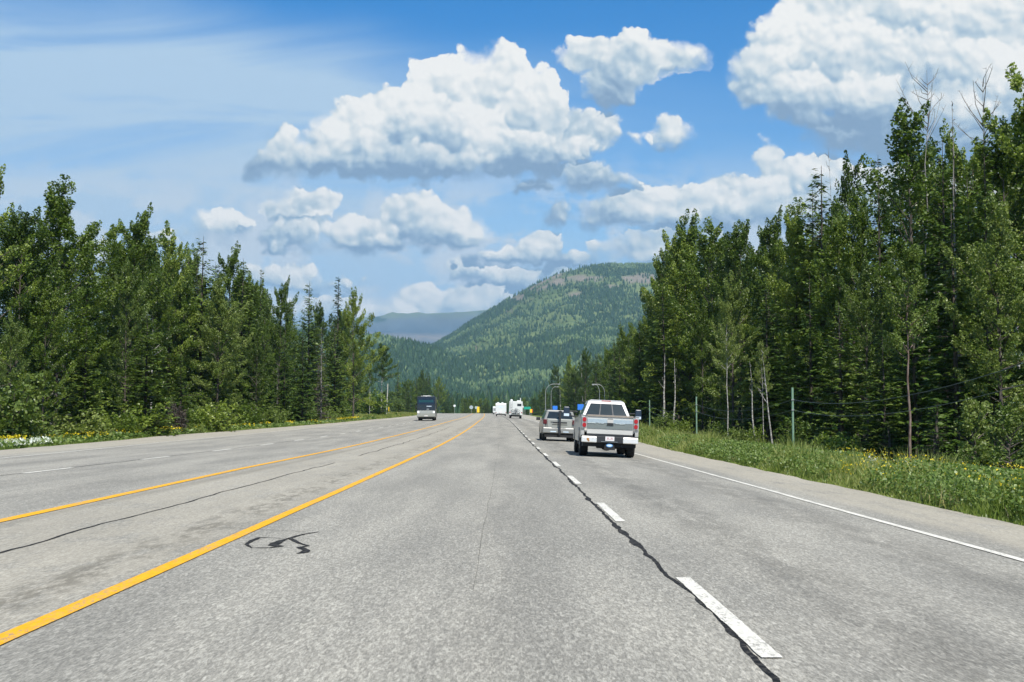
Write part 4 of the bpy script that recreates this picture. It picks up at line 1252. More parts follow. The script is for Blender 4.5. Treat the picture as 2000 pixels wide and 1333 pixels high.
fill('left', SL, [-29.5, -36, -43], 40, 215, 7.5)
fill('right', SR, [22.5, 29, 36], 26, 190, 6.5)
SLF = [(690, 650), (700, 690), (715, 735), (740, 760), (790, 738), (830, 716), (850, 730), (870, 750), (900, 768), (955, 774)]
SRF = [(945, 774), (1040, 768), (1065, 752), (1085, 725), (1145, 700), (1200, 672), (1235, 640), (1290, 600)]
for side, sil, n, xs in (('left', SLF, 100, (-27, -52)), ('right', SRF, 105, (17, 42))):
    for i in range(n):
        px = sil[0][0] + (sil[-1][0] - sil[0][0]) * (i + random.random()) / n; X = random.uniform(*xs)
        u, _ = ray(px, 800)
        d = X / u if abs(u) > 1e-4 else 9e9
        if d > 800 or d < 150: d = random.uniform(500, 800)
        X = u * d
        l_ = X - float(xc(d))
        if d < 560 and (-24.5 if d > 430 or d < 182 else -36) < l_ < 14: continue
        top = np.interp(px, [a for a, _ in sil], [b for _, b in sil]) + abs(random.gauss(0, 12)) + 2
        _, v = ray(px, top); h = EYE + v * d - float(ground_z(X, d))
        if h < 4: continue
        h = min(h, 26); k = random.choices(['broad', 'spruce', 'narrow'], [.40, .42, .18])[0]
        base = {'broad': 'leafy tree', 'spruce': 'dark conifer', 'narrow': 'thin conifer spire'}[k]
        rel, nm = where(px, MARKS_F)
        siz = 'low' if top > np.interp(px, [a for a, _ in sil], [b for _, b in sil]) + 14 else 'high'
        wd_ = 'wide' if 15 / h > 1.2 else 'slim'
        lab = distinct(['distant %s %s %s the %s' % (siz, base, rel, nm), 'distant %s %s %s %s the %s' % (siz, wd_, base, rel, nm), 'distant %s %s %s the %s, half hidden' % (siz, base, rel, nm), 'distant %s %s %s the %s, %s' % (siz, base, rel, nm, 'farther off' if d > 450 else 'nearer')])
        plant(k, X, d, h, lab, group='%s of the far treeline' % {'broad': 'leafy trees', 'spruce': 'conifers', 'narrow': 'spires'}[k], width=max(.85, min(1.5, 15 / h)))

# undergrowth along the front of both woods
for side, x0, x1, d0, d1, n, marks in (('left', -25.5, -22.8, 44, 176, 50, MARKS_L), ('right', 12.3, 15.0, 24, 115, 34, MARKS_R)):
    for i in range(n):
        d = d0 + (d1 - d0) * (i + random.random()) / n; X = random.uniform(x0, x1)
        px = to_px(X, d)
        if px < -60 or px > 2060: continue
        hh = random.uniform(1.0, 2.9) if side == 'left' else random.uniform(.7, 1.6); wd = random.uniform(.9, 1.5); mt = random.choice(['leaf', 'leaf', 'leaf_pale'] if side == 'left' else ['leaf', 'needle', 'leaf', 'needle', 'leaf_pale'])
        mpx, nm = min(marks, key=lambda m: abs(m[0] - px))
        rel = 'below' if abs(px - mpx) < 10 else ('low down left of' if px < mpx else 'low down right of')
        look = '%s %s' % ('low' if hh < 1.4 else ('tall' if hh > 1.9 else 'knee high'), 'pale green' if mt == 'leaf_pale' else 'dark green')
        lab = distinct(['%s shrub %s the %s' % (look, rel, nm), '%s %s shrub %s the %s' % ('wide' if wd > 1.2 else 'slim', look, rel, nm), '%s shrub %s the %s, %s' % (look, rel, nm, 'close to the road' if (abs(X) < (24 if side == 'left' else 15)) else 'under the trees')])
        plant('shrub', X, d, hh, lab, group='shrubs along the %s wood edge' % side, width=wd, cat='shrub', mats=('bark', mt))


def shrub_px(px, top, X, label, w=1.2, kind='shrub', mats=None, v=None):
    u, _ = ray(px, 800); d = X / u; _, vv_ = ray(px, top)
    return plant(kind, X, d, max(.6, EYE + vv_ * d - float(ground_z(X, d))), label, width=w, mats=mats, cat='shrub' if kind == 'shrub' else 'sapling', variant=v)


shrub_px(25, 765, -23.5, 'bright yellow green bush at the left picture edge', 1.3, mats=PALE)
shrub_px(165, 797, -23.3, 'rounded green bush behind the daisies, left of the layered spruce', 1.5, mats=PALE, v=1)
shrub_px(345, 797, -23.3, 'dead brown bush right of the layered spruce', 0.9, mats=('twig', 'dead_needle'), v=2)
shrub_px(378, 805, -23.6, 'green bush just right of the dead brown bush', 1.3)
shrub_px(728, 762, -34, 'big dark bush under the round headed tree', 1.7, v=1)
shrub_px(778, 783, -36, 'small bright bush right of the pale wooden post', 1.4, mats=PALE)
shrub_px(1300, 812, 13.5, 'bright bush at the foot of the two white trunks', 1.3, mats=PALE)
shrub_px(1535, 845, 13.5, 'round bush left of the nearest green cable post', 1.2)
shrub_px(1908, 785, 14.2, 'bright green sapling with upright tips near the right edge', 1.0, 'young', v=1)
shrub_px(1972, 800, 14.0, 'green young tree at the right edge behind the yellow flowers', 1.1, 'young', PALE, 1)
shrub_px(1828, 785, 14.5, 'small dark young spruce right of the reddish bare trunk', 1.1, 'young', v=0)
shrub_px(1735, 820, 14.5, 'little dark spruce left of the reddish bare trunk', 1.1, 'young', v=0)


# bare trunks and snags at the front of the right wood
def snag(px0, py0, px1, py1, X, label, r0, mat, n=5, start=.5, spread=.45, name='bare_trunk', cat='tree trunk', seed=0, up=.7):
    u, _ = ray(px0, 800); d = X / u
    _, v = ray(px0, py1); h = EYE + v * d - float(ground_z(X, d)) + 0.1
    a_, b_ = make_bare(seed or int(px0), h, n, spread, r0, start, up)
    o = thing(name, label, cat, (X, d, float(ground_z(X, d)) - 0.1), (0, math.atan2((px1 - px0) / FPX * d, h), random.uniform(-.2, .2)))
    obj('trunk', a_, M[mat], o)
    for m_ in b_: obj('branch', m_, M['twig' if mat == 'bark_red' else mat], o)
    return o


plant_px('stem', 1421, 575, 13.8, 'slender leaning aspen with white trunk between the two farther cable posts', variant=1, width=.8, mats=('bark_white', 'leaf_pale'))
snag(1475, 868, 1466, 705, 14.2, 'white trunk left of a close pair, behind the verge grass', .055, 'bark_white', seed=302)
plant_px('stem', 1490, 655, 14.6, 'slim aspen with white trunk, the middle one of three behind the verge', variant=1, width=.75, mats=('bark_white', 'leaf_pale'))
snag(1510, 870, 1490, 690, 14.3, 'leaning thin white trunk on the right of three', .05, 'bark_white', seed=304)
snag(1294, 826, 1297, 690, 15.0, 'pale trunk with bare twigs beside the pickup, the left one of a pair', .14, 'bark_white', seed=305)
snag(1315, 826, 1318, 700, 15.0, 'pale trunk beside the pickup, the right one of a pair', .10, 'bark_white', seed=306)
plant_px('stem', 1776, 455, 13.6, 'tree on a reddish grey bare trunk standing alone before the right wood', variant=1, width=1.15, mats=('bark_red', 'leaf_pale'), name='cottonwood_tree')
snag(1095, 792, 1093, 735, 19.0, 'dead white trunk behind the street lamps', .22, 'bark_white', 5, .5, seed=308)
snag(1140, 790, 1138, 690, 20.0, 'thin bare pole like tree left of the pickup cab', .14, 'bark_grey', 6, .7, seed=309)
snag(1872, 700, 1866, 205, 20.5, 'tall white snag with bare twigs right of the tallest tree', .09, 'bark_grey', 12, .75, .5, 'snag', 'dead tree', 310)
snag(1633, 640, 1627, 288, 24.0, 'thin bare snag above the right treetops', .05, 'bark_grey', 9, .8, .6, 'snag', 'dead tree', 311)
snag(1812, 600, 1808, 138, 22.3, 'bare forked branches above the tallest tree crown', .07, 'bark_grey', 20, .80, 2.6, 'snag', 'dead tree', 312, 1.1)
snag(1945, 600, 1942, 165, 22.4, 'bare twigged snag at the top right picture edge', .07, 'bark_grey', 18, .82, 2.0, 'snag', 'dead tree', 313, 1.0)

# ------------------------------------------------------------------ verge vegetation (nobody could count it)
BLADE_N = 0


def blades(name, side, n, d0, d1, off0, off1, h0, h1, mat, label, seed, w=0.028, hpow=1.0, clump=0.35, lean=.35):
    r = np.random.default_rng(seed)
    d = d0 * (d1 / d0) ** r.uniform(0, 1, n)
    off = off0 + (off1 - off0) * r.uniform(0, 1, n) ** 1.1
    rag = 0.9 * (fbm(d * 0.7, 3.0, 4, seed + 1) - 0.42)
    lat = (redge(d) + off + rag) if side > 0 else (ledge(d) - off - rag)
    X = lat + xc(d); Z = ground_z(X, d)
    g = fbm(X * 0.8, d * 0.8, 3, seed + 2)
    keep = g > clump * r.uniform(0.6, 1.25, n)
    X, d, Z, g, off = X[keep], d[keep], Z[keep], g[keep], off[keep]; n = len(X)
    backf = np.interp(off, [0, .5, 2.2, 3.6, 5], [.45, 1, 1, .5, .4]) if side > 0 else 1.0
    pt_ = fbm(X * .22, d * .16, 3, seed + 4)
    h = (h0 + (h1 - h0) * r.uniform(0, 1, n) ** 1.3) * (0.25 + 1.35 * g) * (0.55 + 0.9 * pt_) * backf * np.clip(0.22 + off * 0.5, .22, 1)
    wd = w * (1 + d / 40.0) * r.uniform(.7, 1.5, n)
    az = r.uniform(0, 6.28, n); tx = np.cos(az); ty = np.sin(az)
    la = r.uniform(0, lean, n) * h; lz = r.uniform(0, 6.28, n)
    base = np.stack([X, d, Z - 0.03], -1)
    midp = base + np.stack([np.cos(lz) * la * .35, np.sin(lz) * la * .35, h * .6], -1)
    tip = base + np.stack([np.cos(lz) * la, np.sin(lz) * la, h], -1)
    s = np.stack([tx * wd, ty * wd, 0 * wd], -1)
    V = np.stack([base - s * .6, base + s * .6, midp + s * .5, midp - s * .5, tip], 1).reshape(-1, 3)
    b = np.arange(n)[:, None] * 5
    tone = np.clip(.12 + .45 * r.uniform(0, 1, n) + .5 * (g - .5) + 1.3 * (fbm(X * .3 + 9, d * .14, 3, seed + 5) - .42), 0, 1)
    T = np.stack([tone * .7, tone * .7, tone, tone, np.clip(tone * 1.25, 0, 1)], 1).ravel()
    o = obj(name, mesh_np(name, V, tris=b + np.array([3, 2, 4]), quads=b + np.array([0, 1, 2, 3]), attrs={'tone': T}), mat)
    return tag(o, label, 'grass', kind='stuff')


def specks(name, side, n, d0, d1, off0, off1, h0, h1, size, mat, label, seed, thr=.5, patches=None, cat='flowers'):
    r = np.random.default_rng(seed)
    d = d0 * (d1 / d0) ** r.uniform(0, 1, n); off = off0 + (off1 - off0) * r.uniform(0, 1, n)
    lat = (redge(d) + off) if side > 0 else (ledge(d) - off)
    X = lat + xc(d); g = fbm(X * .35, d * .22, 3, seed + 2)
    keep = g > thr + .05 * r.normal(size=n)
    if patches is not None:
        m = np.zeros(n, bool)
        for (pd, pl) in patches: m |= (d > pd) & (d < pl)
        keep &= m
    X, d, off, g = X[keep], d[keep], off[keep], g[keep]; n = len(X)
    Z = ground_z(X, d) + (h0 + (h1 - h0) * r.uniform(0, 1, n)) * np.clip(.35 + off * .6, .35, 1)
    C = np.stack([X, d, Z], -1)
    A = rand_unit(r, n); N = r.normal(size=(n, 3)) * .7 + np.array([0, -.3, .8]); N /= np.linalg.norm(N, axis=1, keepdims=True)
    L = size * r.uniform(.6, 1.4, n) * (1 + d / 90.)
    o = obj(name, leaves_mesh(name, C, A, N, L, L * .8, r.uniform(0, 1, n)), mat)
    return tag(o, label, cat, kind='stuff')


blades('verge_grass', 1, 150000, 14, 190, 0.05, 4.7, .38, 1.0, M['grass'], 'green grass along the right road shoulder', 401, w=.013, clump=.30, lean=.55)
blades('verge_grass', -1, 100000, 30, 240, 0.15, 6.0, .25, .60, M['grass'], 'green grass strip along the left road shoulder', 402, w=.018)
blades('seed_stalks', 1, 5000, 14, 120, .4, 4.0, .6, .95, M['dry_grass'], 'pale dry grass stalks standing above the right verge', 410, w=.007, clump=.42)
specks('verge_weeds', 1, 80000, 14, 130, .3, 3.2, .05, .85, .05, M['weed'], 'leafy weeds growing through the right verge grass', 403, .46, cat='weeds')
specks('verge_weeds', -1, 40000, 34, 200, .5, 6.0, .05, .55, .10, M['weed'], 'leafy weeds growing through the left verge grass', 404, .30, cat='weeds')
specks('yellow_flowers', 1, 8000, 14, 40, .6, 3.6, .35, .95, .032, M['yellow_flower'], 'yellow wild flowers dotted through the right verge', 405, .50)
specks('yellow_flowers', -1, 16000, 45, 180, .8, 4.5, .35, .72, .07, M['yellow_flower'], 'yellow wild flowers in patches on the left verge', 406, .54)
specks('white_daisies', -1, 9000, 40, 62, .6, 3.2, .30, .55, .075, M['white_flower'], 'dense patch of white daisies on the left verge', 407, .30, [(46, 56)])
specks('white_daisies', 1, 1500, 30, 52, 2.0, 5.0, .35, .6, .05, M['white_flower'], 'white daisies scattered on the right verge by the post', 408, .42)
blades('meadow_grass', -1, 40000, 175, 430, 0.5, 16, .35, .7, M['field'], 'sunlit yellow green meadow beyond the left wood', 409, .03, clump=.1)

# ------------------------------------------------------------------ cable posts and cables
POSTS = [(11.2, 46.0, 'nearest and tallest looking green cable post on the right verge'), (11.4, 70.5, 'middle green cable post on the right verge'),
         (11.4, 93.5, 'farthest green cable post, close beside the pickup')]
tops = [(10.6, 20.0, 2.9)]
for X, d, lab in POSTS:
    z = float(ground_z(X, d)); o = thing('cable_post', lab, 'post', (X, d, z), group='green posts carrying the cables')
    MB().tube([(0, 0, -.3), (0, 0, 3.05)], .045, 8).build('pole', M['green_post'], o)
    for zc_ in (2.55, 2.15): MB().box(-.05, .05, -.06, -.045, zc_, zc_ + .05).build('cable_clip', M['galvanised'], o)
    tops.append((X, d, z))
spans = [((9.9, 22.0, float(ground_z(9.9, 22)) + .35), tops[1]), (tops[1], tops[2]), (tops[2], tops[3])]
for i, (a_, b_) in enumerate(spans):
    for hgt, which in ((2.58, 'upper'), (2.18, 'lower')):
        pts = []
        for k in range(15):
            f = k / 14; sag = 4 * f * (1 - f) * .42
            pts.append((a_[0] + (b_[0] - a_[0]) * f, a_[1] + (b_[1] - a_[1]) * f, a_[2] + hgt + (b_[2] - a_[2]) * f - sag))
        o = MB().tube(pts, .0075, 5).build('cable', M['cable'])
        tag(o, ('%s sagging cable running from the %s' % (which, ['nearest green post towards the right edge', 'nearest to the middle green post', 'middle to the farthest green post'][i])), 'cable', 'cables between the green posts')

# pale post with yellow marker beyond the left wood
X, d = -36 * 1.0, 36 / 0.1045
u, _ = ray(755, 800); X = -33.0; d = X / u; z = float(ground_z(X, d))
o = thing('utility_post', 'pale wooden post leaning slightly in front of the round headed tree', 'post', (X, d, z), (0, R(2.0), 0))
MB().tube([(0, 0, -.3), (0, 0, EYE + ray(755, 750)[1] * d - z)], .13, 8).build('pole', M['pale_wood'], o)
u, _ = ray(759.5, 800); X = -32.5; d = X / u; z = float(ground_z(X, d))
o = thing('marker_post', 'short yellow marker post beside the pale wooden post', 'marker post', (X, d, z))
MB().tube([(0, 0, -.2), (0, 0, 2.6)], .05, 6).build('pole', M['pale_wood'], o)
MB().box(-.10, .10, -.07, -.05, 1.0, 2.4).build('marker_plate', M['sign_yellow'], o)


# ------------------------------------------------------------------ street lamps
def street_lamp(px, d, top_py, arm, label, arm_dir):
    u, _ = ray(px, 800); X = u * d; z = float(ground_z(X, d)); H = EYE + ray(px, top_py)[1] * d - z
    o = thing('street_lamp', label, 'street lamp', (X, d, z), group='curved arm street lamps')
    MB().tube([(0, 0, -.2), (0, 0, H * .78)], [.065, .045], 8).build('pole', M['galvanised'], o)
    pts = []
    for k in range(11):
        a_ = k / 10 * math.pi / 2
        pts.append((arm_dir * arm * .72 * (1 - math.cos(a_)), 0, H * .78 + H * .22 * math.sin(a_)))
    pts.append((arm_dir * arm, 0, H * 1.0))
    MB().tube(pts, [.042] * 11 + [.035], 8).build('arm', M['galvanised'], o)
    MB().box(arm_dir * arm - .45 if arm_dir < 0 else arm_dir * arm, arm_dir * arm if arm_dir < 0 else arm_dir * arm + .45, -.12, .12, H - .09, H + .07, .05, .02).build('lamp_head', M['grey_trim'], o)
    return o


street_lamp(1065.5, 215, 750.5, 2.2, 'nearest curved street lamp, its arm reaching towards the wood', 1)
street_lamp(1076.5, 255, 756, 1.2, 'shorter looking street lamp right behind the nearest one', 1)
street_lamp(1181, 190, 751, 1.6, 'street lamp behind the pickup roof with arm over the road', -1)
street_lamp(1171, 230, 752, 1.0, 'thin street lamp just left of the one behind the pickup roof', -1)


# ------------------------------------------------------------------ signs
def sign(px, py, d, w, h, mat, label, shape='rect', legs=1, back=False, name='road_sign', border=None, rz=0):
    u, v = ray(px, py); X = u * d; z = float(ground_z(X, d)); H = EYE + v * d - z
    o = thing(name, label, 'road sign', (X, d, z), (0, 0, rz))
    if shape == 'rect': MB().box(-w / 2, w / 2, -.03, 0, H - h / 2, H + h / 2).build('panel', mat, o, .01)
    elif shape == 'oct': MB().disc((0, -.03, H), w / 2 * 1.05, n=8, depth=.03).build('panel', mat, o)
    else: MB().disc((0, -.03, H), w / 2, n=24, depth=.03).build('panel', mat, o)
    if border: MB().box(-w / 2 + w * .12, w / 2 - w * .12, -.036, -.031, H - h / 2 + h * .16, H + h / 2 - h * .16).build('lettering_field', border, o)
    p = MB()
    for k in range(legs):
        xx = 0 if legs == 1 else (-w * .35 if k == 0 else w * .35)
        p = MB().box(xx - .045, xx + .045, 0.002, .09, -.2, H + h * .3); p.build('post', M['galvanised'], o)
    return o


sign(1084, 797, 190, .78, .62, M['sign_blue'], 'blue road sign showing above the silver SUV roof')
sign(1134, 795.5, 150, .78, .72, M['sign_blue'], 'blue road sign half hidden by the left pillar of the pickup')
sign(1030, 797.5, 330, 1.9, .75, M['sign_green'], 'wide green direction sign right of the motorhome', legs=2)
sign(1021.5, 795, 300, .34, .42, M['plate'], 'small pinkish sign on a post between motorhome and green sign')
o = sign(1037.2, 803, 320, .55, .95, M['sign_yellow'], 'yellow hazard marker with red side below the green sign', name='hazard_marker', rz=.2)
u, v = ray(1037.2, 803); Hh = EYE + v * 320 - float(ground_z(u * 320, 320))
MB().box(.277, .45, -.028, 0, Hh - .47, Hh + .47).build('side_panel', M['sign_red'], o)
sign(920.5, 796, 400, 1.25, 1.25, M['sign_back'], 'grey octagonal back of a stop sign on the median', 'oct')
sign(930.5, 796.5, 402, 1.0, .85, M['sign_back'], 'pale rectangular sign back beside the octagonal one')
sign(934, 800.5, 396, .8, 1.9, M['sign_yellow'], 'yellow marker board at the tip of the median', name='hazard_marker')
sign(887.8, 793, 540, 1.05, 1.05, M['sign_white'], 'round white sign against the dark far trees', 'disc')


# ------------------------------------------------------------------ vehicles
def arch(cy_, cz, r, n=10, a0=0, a1=180):
    return [(cy_ + r * math.cos(R(a0 + (a1 - a0) * i / n)), cz + r * math.sin(R(a0 + (a1 - a0) * i / n))) for i in range(n + 1)]


def wheel(parent, x, y, r, w, rim='steel'):
    t_ = MB(); n = 24
    prof = [(-w / 2, r * .62), (-w / 2, r * .93), (-w / 2 + .03, r), (w / 2 - .03, r), (w / 2, r * .93), (w / 2, r * .62)]
    vs = []; fs = []
    for i in range(n):
        a_ = 2 * math.pi * i / n
        for (xx, rr) in prof: vs.append((x + xx, y + rr * math.cos(a_), r + rr * math.sin(a_)))
    k = len(prof)
    for i in range(n):
        for j in range(k - 1):
            fs.append((i * k + j, i * k + j + 1, ((i + 1) % n) * k + j + 1, ((i + 1) % n) * k + j))
    t_.add(vs, fs); t_.cyl_x(x - w / 2 + .03, x + w / 2 - .03, y, r, r * .6, 16)
    wh = t_.build('wheel', M['rubber'], parent)
    sx = -1 if x < 0 else 1
    MB().cyl_x(x + sx * (w / 2 - .028), x + sx * (w / 2 - .01), y, r, r * .58, 16, r * .5).cyl_x(x + sx * (w / 2 - .01), x + sx * (w / 2 + .01), y, r, r * .16, 10).build('rim', M[rim], wh)
    return wh


def place_vehicle(name, label, cat, lat, d, heading=0.0, roll=0.0, dz=0.012):
    x, y, z = P(lat, d)
    slope = math.atan((float(zc(d + 3)) - float(zc(d))) / 3.0)
    return thing(name, label, cat, (x, y, z + dz), (slope, roll, heading))


# ---- white pickup
pk = place_vehicle('pickup_truck', 'white pickup truck with grey tailgate band driving ahead in the outer lane', 'pickup truck', 3.62, 41.0, -0.012, 0.045, 0.0)
WP = M['white_paint']
side = [(.10, .70)] + arch(1.30, .44, .50, 12, 180, 0)[0:0] + [(.80, .62)] + [(1.30 - .52 * math.cos(R(a_)), .44 + .52 * math.sin(R(a_))) for a_ in range(20, 161, 14)] + \
    [(1.80, .50), (4.38, .50)] + [(4.90 - .52 * math.cos(R(a_)), .44 + .52 * math.sin(R(a_))) for a_ in range(10, 171, 16)] + \
    [(5.80, .50), (5.86, .95), (5.78, 1.18), (4.75, 1.30), (4.45, 1.36), (1.95, 1.36), (1.90, 1.42), (.06, 1.42), (.04, 1.0)]
b = MB().prism_x(side, -1.0, -.88).prism_x(side, .88, 1.0)
b.box(-.88, .88, 1.86, 1.95, .60, 1.415).box(-.88, .88, .12, 1.86, .86, .90).box(-.88, .88, 1.95, 4.5, .45, 1.35)
b.hexa([(-.88, 4.5, .6), (.88, 4.5, .6), (.88, 5.84, .6), (-.88, 5.84, .6), (-.88, 4.5, 1.335), (.88, 4.5, 1.335), (.88, 5.74, 1.20), (-.88, 5.74, 1.20)])
b.build('body', WP, pk, .02)
MB().box(-1.015, -.70, .05, 1.88, 1.42, 1.45).box(.86, 1.015, .05, 1.88, 1.42, 1.45).box(-1.012, -1.001, 1.0, 1.62, .88, .99).box(1.001, 1.012, 1.0, 1.62, .88, .99).build('bed_rail', M['grey_trim'], pk)
tg = MB().box(-.80, .80, .02, .10, .80, 1.40).build('tailgate', WP, pk, .012)
MB().prism_x([(.00, 1.17), (-.012, 1.19), (-.004, 1.31), (.02, 1.33), (.03, 1.33), (.03, 1.17)], -.79, .79).build('trim_band', M['sky_tinted_chrome'], tg)
MB().box(-.79, .79, .002, .03, .985, 1.168).build('trim_panel', M['grey_panel'], tg)
MB().box(-.79, -.50, -.014, .0, 1.160, 1.178).box(-.40, -.22, -.014, .0, 1.160, 1.178).box(.18, .52, -.014, .0, 1.160, 1.178).build('chrome_strip', M['chrome'], tg)
MB().prism_x([(-.01, 1.402), (.12, 1.402), (.12, 1.45), (.03, 1.462), (-.01, 1.445)], -.80, .80).build('tailgate_cap', M['bronze_cap'], tg)
MB().box(-.11, .11, -.022, .002, 1.19, 1.35).build('handle_surround', WP, tg, .01)
MB().box(-.085, .085, -.030, -.021, 1.33, 1.345).box(-.12, .12, -.03, -.012, 1.12, 1.185, .03).build('handle', M['dark_plastic'], tg)
for sx in (-1, 1):
    tl = MB().box(min(sx * .815, sx * .985), max(sx * .815, sx * .985), .0, .12, .98, 1.38).build('tail_light', M['grey_trim'], pk, .012)
    for z0 in (1.02, 1.21):
        MB().disc((sx * .895, -.014, z0 + .075), .068, n=14, depth=.02, rz=.078).build('lens', M['red_lens'], tl)
MB().box(-.80, .80, .03, .12, .74, .795).box(-1.0, 1.0, .0, .10, .715, .745).build('gap_trim', M['dark_plastic'], pk)
bp = MB().box(-.46, .46, -.10, .05, .50, .715).build('bumper', M['dark_plastic'], pk, .01)
for sx in (-1, 1):
    xa, xb = sorted((sx * .45, sx * .985))
    MB().box(xa, xb, -.16, .10, .50, .712, .0, .015).build('chrome_end', M['bumper_chrome'], bp, .03)
rust, t, out = material('rust_stain')
rn = t.noise(t.new('ShaderNodeTexCoord').outputs['Object'], 30, 4, .7)
principled(t, out, t.mix(rn, (0.30, 0.10, 0.02, 1), (0.45, 0.26, 0.10, 1)), .9)
MB().disc((-.76, -.163, .61), .045, n=9, depth=.004, rz=.055).disc((-.73, -.163, .56), .03, n=7, depth=.003, rz=.03).build('rust_patch', rust, bp)
lp = MB().box(-.155, .155, -.118, -.101, .575, .725).build('licence_plate', M['plate'], bp)
MB().box(-.12, .12, -.1205, -.1185, .62, .635).box(-.10, -.03, -.1205, -.1185, .645, .69).box(.03, .10, -.1205, -.1185, .645, .69).build('plate_marks', M['plate_ink'], lp)
MB().box(-.30, .28, -.135, -.101, .535, .552).build('step_edge', M['steel'], bp)
hc = MB().box(-.20, .20, -.07, .05, .26, .50, .06).build('hitch', M['underside'], pk)
MB().disc((0, -.09, .415), .115, n=22, depth=.02, rz=.058).build('hitch_cover', M['emblem_blue'], hc)
MB().disc((0, -.094, .415), .085, n=22, depth=.004, rz=.034).build('oval_emblem', M['emblem_light'], hc)
ax = MB().box(-.92, .92, .05, 5.6, .36, .62).cyl_x(-.85, .85, 1.3, .44, .075, 10).ball((.0, 1.25, .40), (.24, .22, .20), 10).box(-.40, .40, .30, 1.0, .30, .46).tube([(.62, 3, .36), (.66, .25, .34)], .05, 8)
ax.build('chassis', M['underside'], pk)
# cab
cab = MB()
bz, tz = 1.36, 1.97
cab.hexa([(-.90, 1.96, bz), (.90, 1.96, bz), (.90, 4.55, bz), (-.90, 4.55, bz), (-.66, 2.28, tz), (.66, 2.28, tz), (.66, 3.75, tz), (-.66, 3.75, tz)])
cab.hexa([(-.66, 2.28, tz), (.66, 2.28, tz), (.66, 3.75, tz), (-.66, 3.75, tz), (-.55, 2.45, tz + .055), (.55, 2.45, tz + .055), (.55, 3.55, tz + .055), (-.55, 3.55, tz + .055)])
cb = cab.build('cab', WP, pk, .025)


def on_rear(x, z, push=.004):           # a point on the sloping rear face of the cab
    f = (z - bz) / (tz - bz); return (x * (1 - f * (1 - .66 / .90)), 1.96 + .32 * f - push, z)


def on_side(y, z, sx, push=.004):
    f = (z - bz) / (tz - bz); return (sx * (.90 - .24 * f + push), y, z)


MB().add([on_rear(-.80, 1.385), on_rear(.80, 1.385), on_rear(.74, 1.885), on_rear(-.74, 1.885)], [(0, 1, 2, 3)]).build('rear_window', M['glass'], cb)
MB().quad(on_rear(-.28, 1.385, .008), on_rear(-.24, 1.385, .008), on_rear(-.24, 1.885, .008), on_rear(-.28, 1.885, .008)).quad(on_rear(.24, 1.385, .008), on_rear(.28, 1.385, .008), on_rear(.28, 1.885, .008), on_rear(.24, 1.885, .008)).build('window_divider', M['dark_plastic'], cb)
for sx in (-1, 1):
    MB().quad(on_side(2.25, 1.40, sx), on_side(3.15, 1.40, sx), on_side(3.15, 1.86, sx), on_side(2.45, 1.86, sx)).quad(on_side(3.25, 1.40, sx), on_side(4.3, 1.40, sx), on_side(3.72, 1.86, sx), on_side(3.25, 1.86, sx)).build('side_window', M['glass'], cb)
    mr = MB().tube([(sx * .98, 4.15, 1.36), (sx * 1.30, 4.10, 1.42)], .028, 6).tube([(sx * .94, 4.15, 1.56), (sx * 1.30, 4.10, 1.58)], .028, 6).build('mirror', M['dark_plastic'], pk)
    xa, xb = sorted((sx * 1.24, sx * 1.50))
    MB().box(xa, xb, 4.02, 4.16, 1.36, 1.74, .02, .02).build('mirror_shell', M['mirror_shell'], mr, .03)
    MB().box(xa + .03, xb - .03, 4.012, 4.02, 1.38, 1.48).build('mirror_glass', M['emblem_light'], mr)
MB().quad((-.86, 4.50, 1.40), (.86, 4.50, 1.40), (.64, 3.80, 1.94), (-.64, 3.80, 1.94)).build('windscreen', M['glass'], cb)
MB().box(-.17, .17, 2.30, 2.36, 1.965, 2.005).build('brake_light', M['red_lens'], cb, .005)
for x in (-.83, .83):
    wheel(pk, x, 1.30, .41, .30); wheel(pk, x, 4.90, .41, .30)

# ---- silver SUV with folded rack on its tail
sv = place_vehicle('suv', 'silver SUV with a black folded rack on its tailgate, left of the pickup', 'suv', 3.02, 64.5, 0.02, 0.04, 0.0)
SP = M['silver_paint']
side = [(.02, .55), (.10, .40)] + [(.85 - .44 * math.cos(R(a_)), .36 + .44 * math.sin(R(a_))) for a_ in range(10, 171, 16)] + [(3.1, .36)] + \
    [(3.55 - .44 * math.cos(R(a_)), .36 + .44 * math.sin(R(a_))) for a_ in range(10, 171, 16)] + [(4.35, .40), (4.4, .8), (4.25, 1.0), (3.3, 1.12), (.12, 1.14), (.02, .9)]
b = MB().prism_x(side, -.91, -.78).prism_x(side, .78, .91).box(-.78, .78, .06, 4.2, .40, 1.12)
b.build('body', SP, sv, .03)
cab2 = MB().hexa([(-.88, .06, 1.13), (.88, .06, 1.13), (.88, 3.35, 1.13), (-.88, 3.35, 1.13), (-.70, .20, 1.70), (.70, .20, 1.70), (.70, 2.55, 1.70), (-.70, 2.55, 1.70)])
cb2 = cab2.build('cabin', SP, sv, .04)


def rear2(x, z, push=.005):
    f = (z - 1.13) / .57; return (x * (1 - .2045 * f), .06 + .14 * f - push, z)


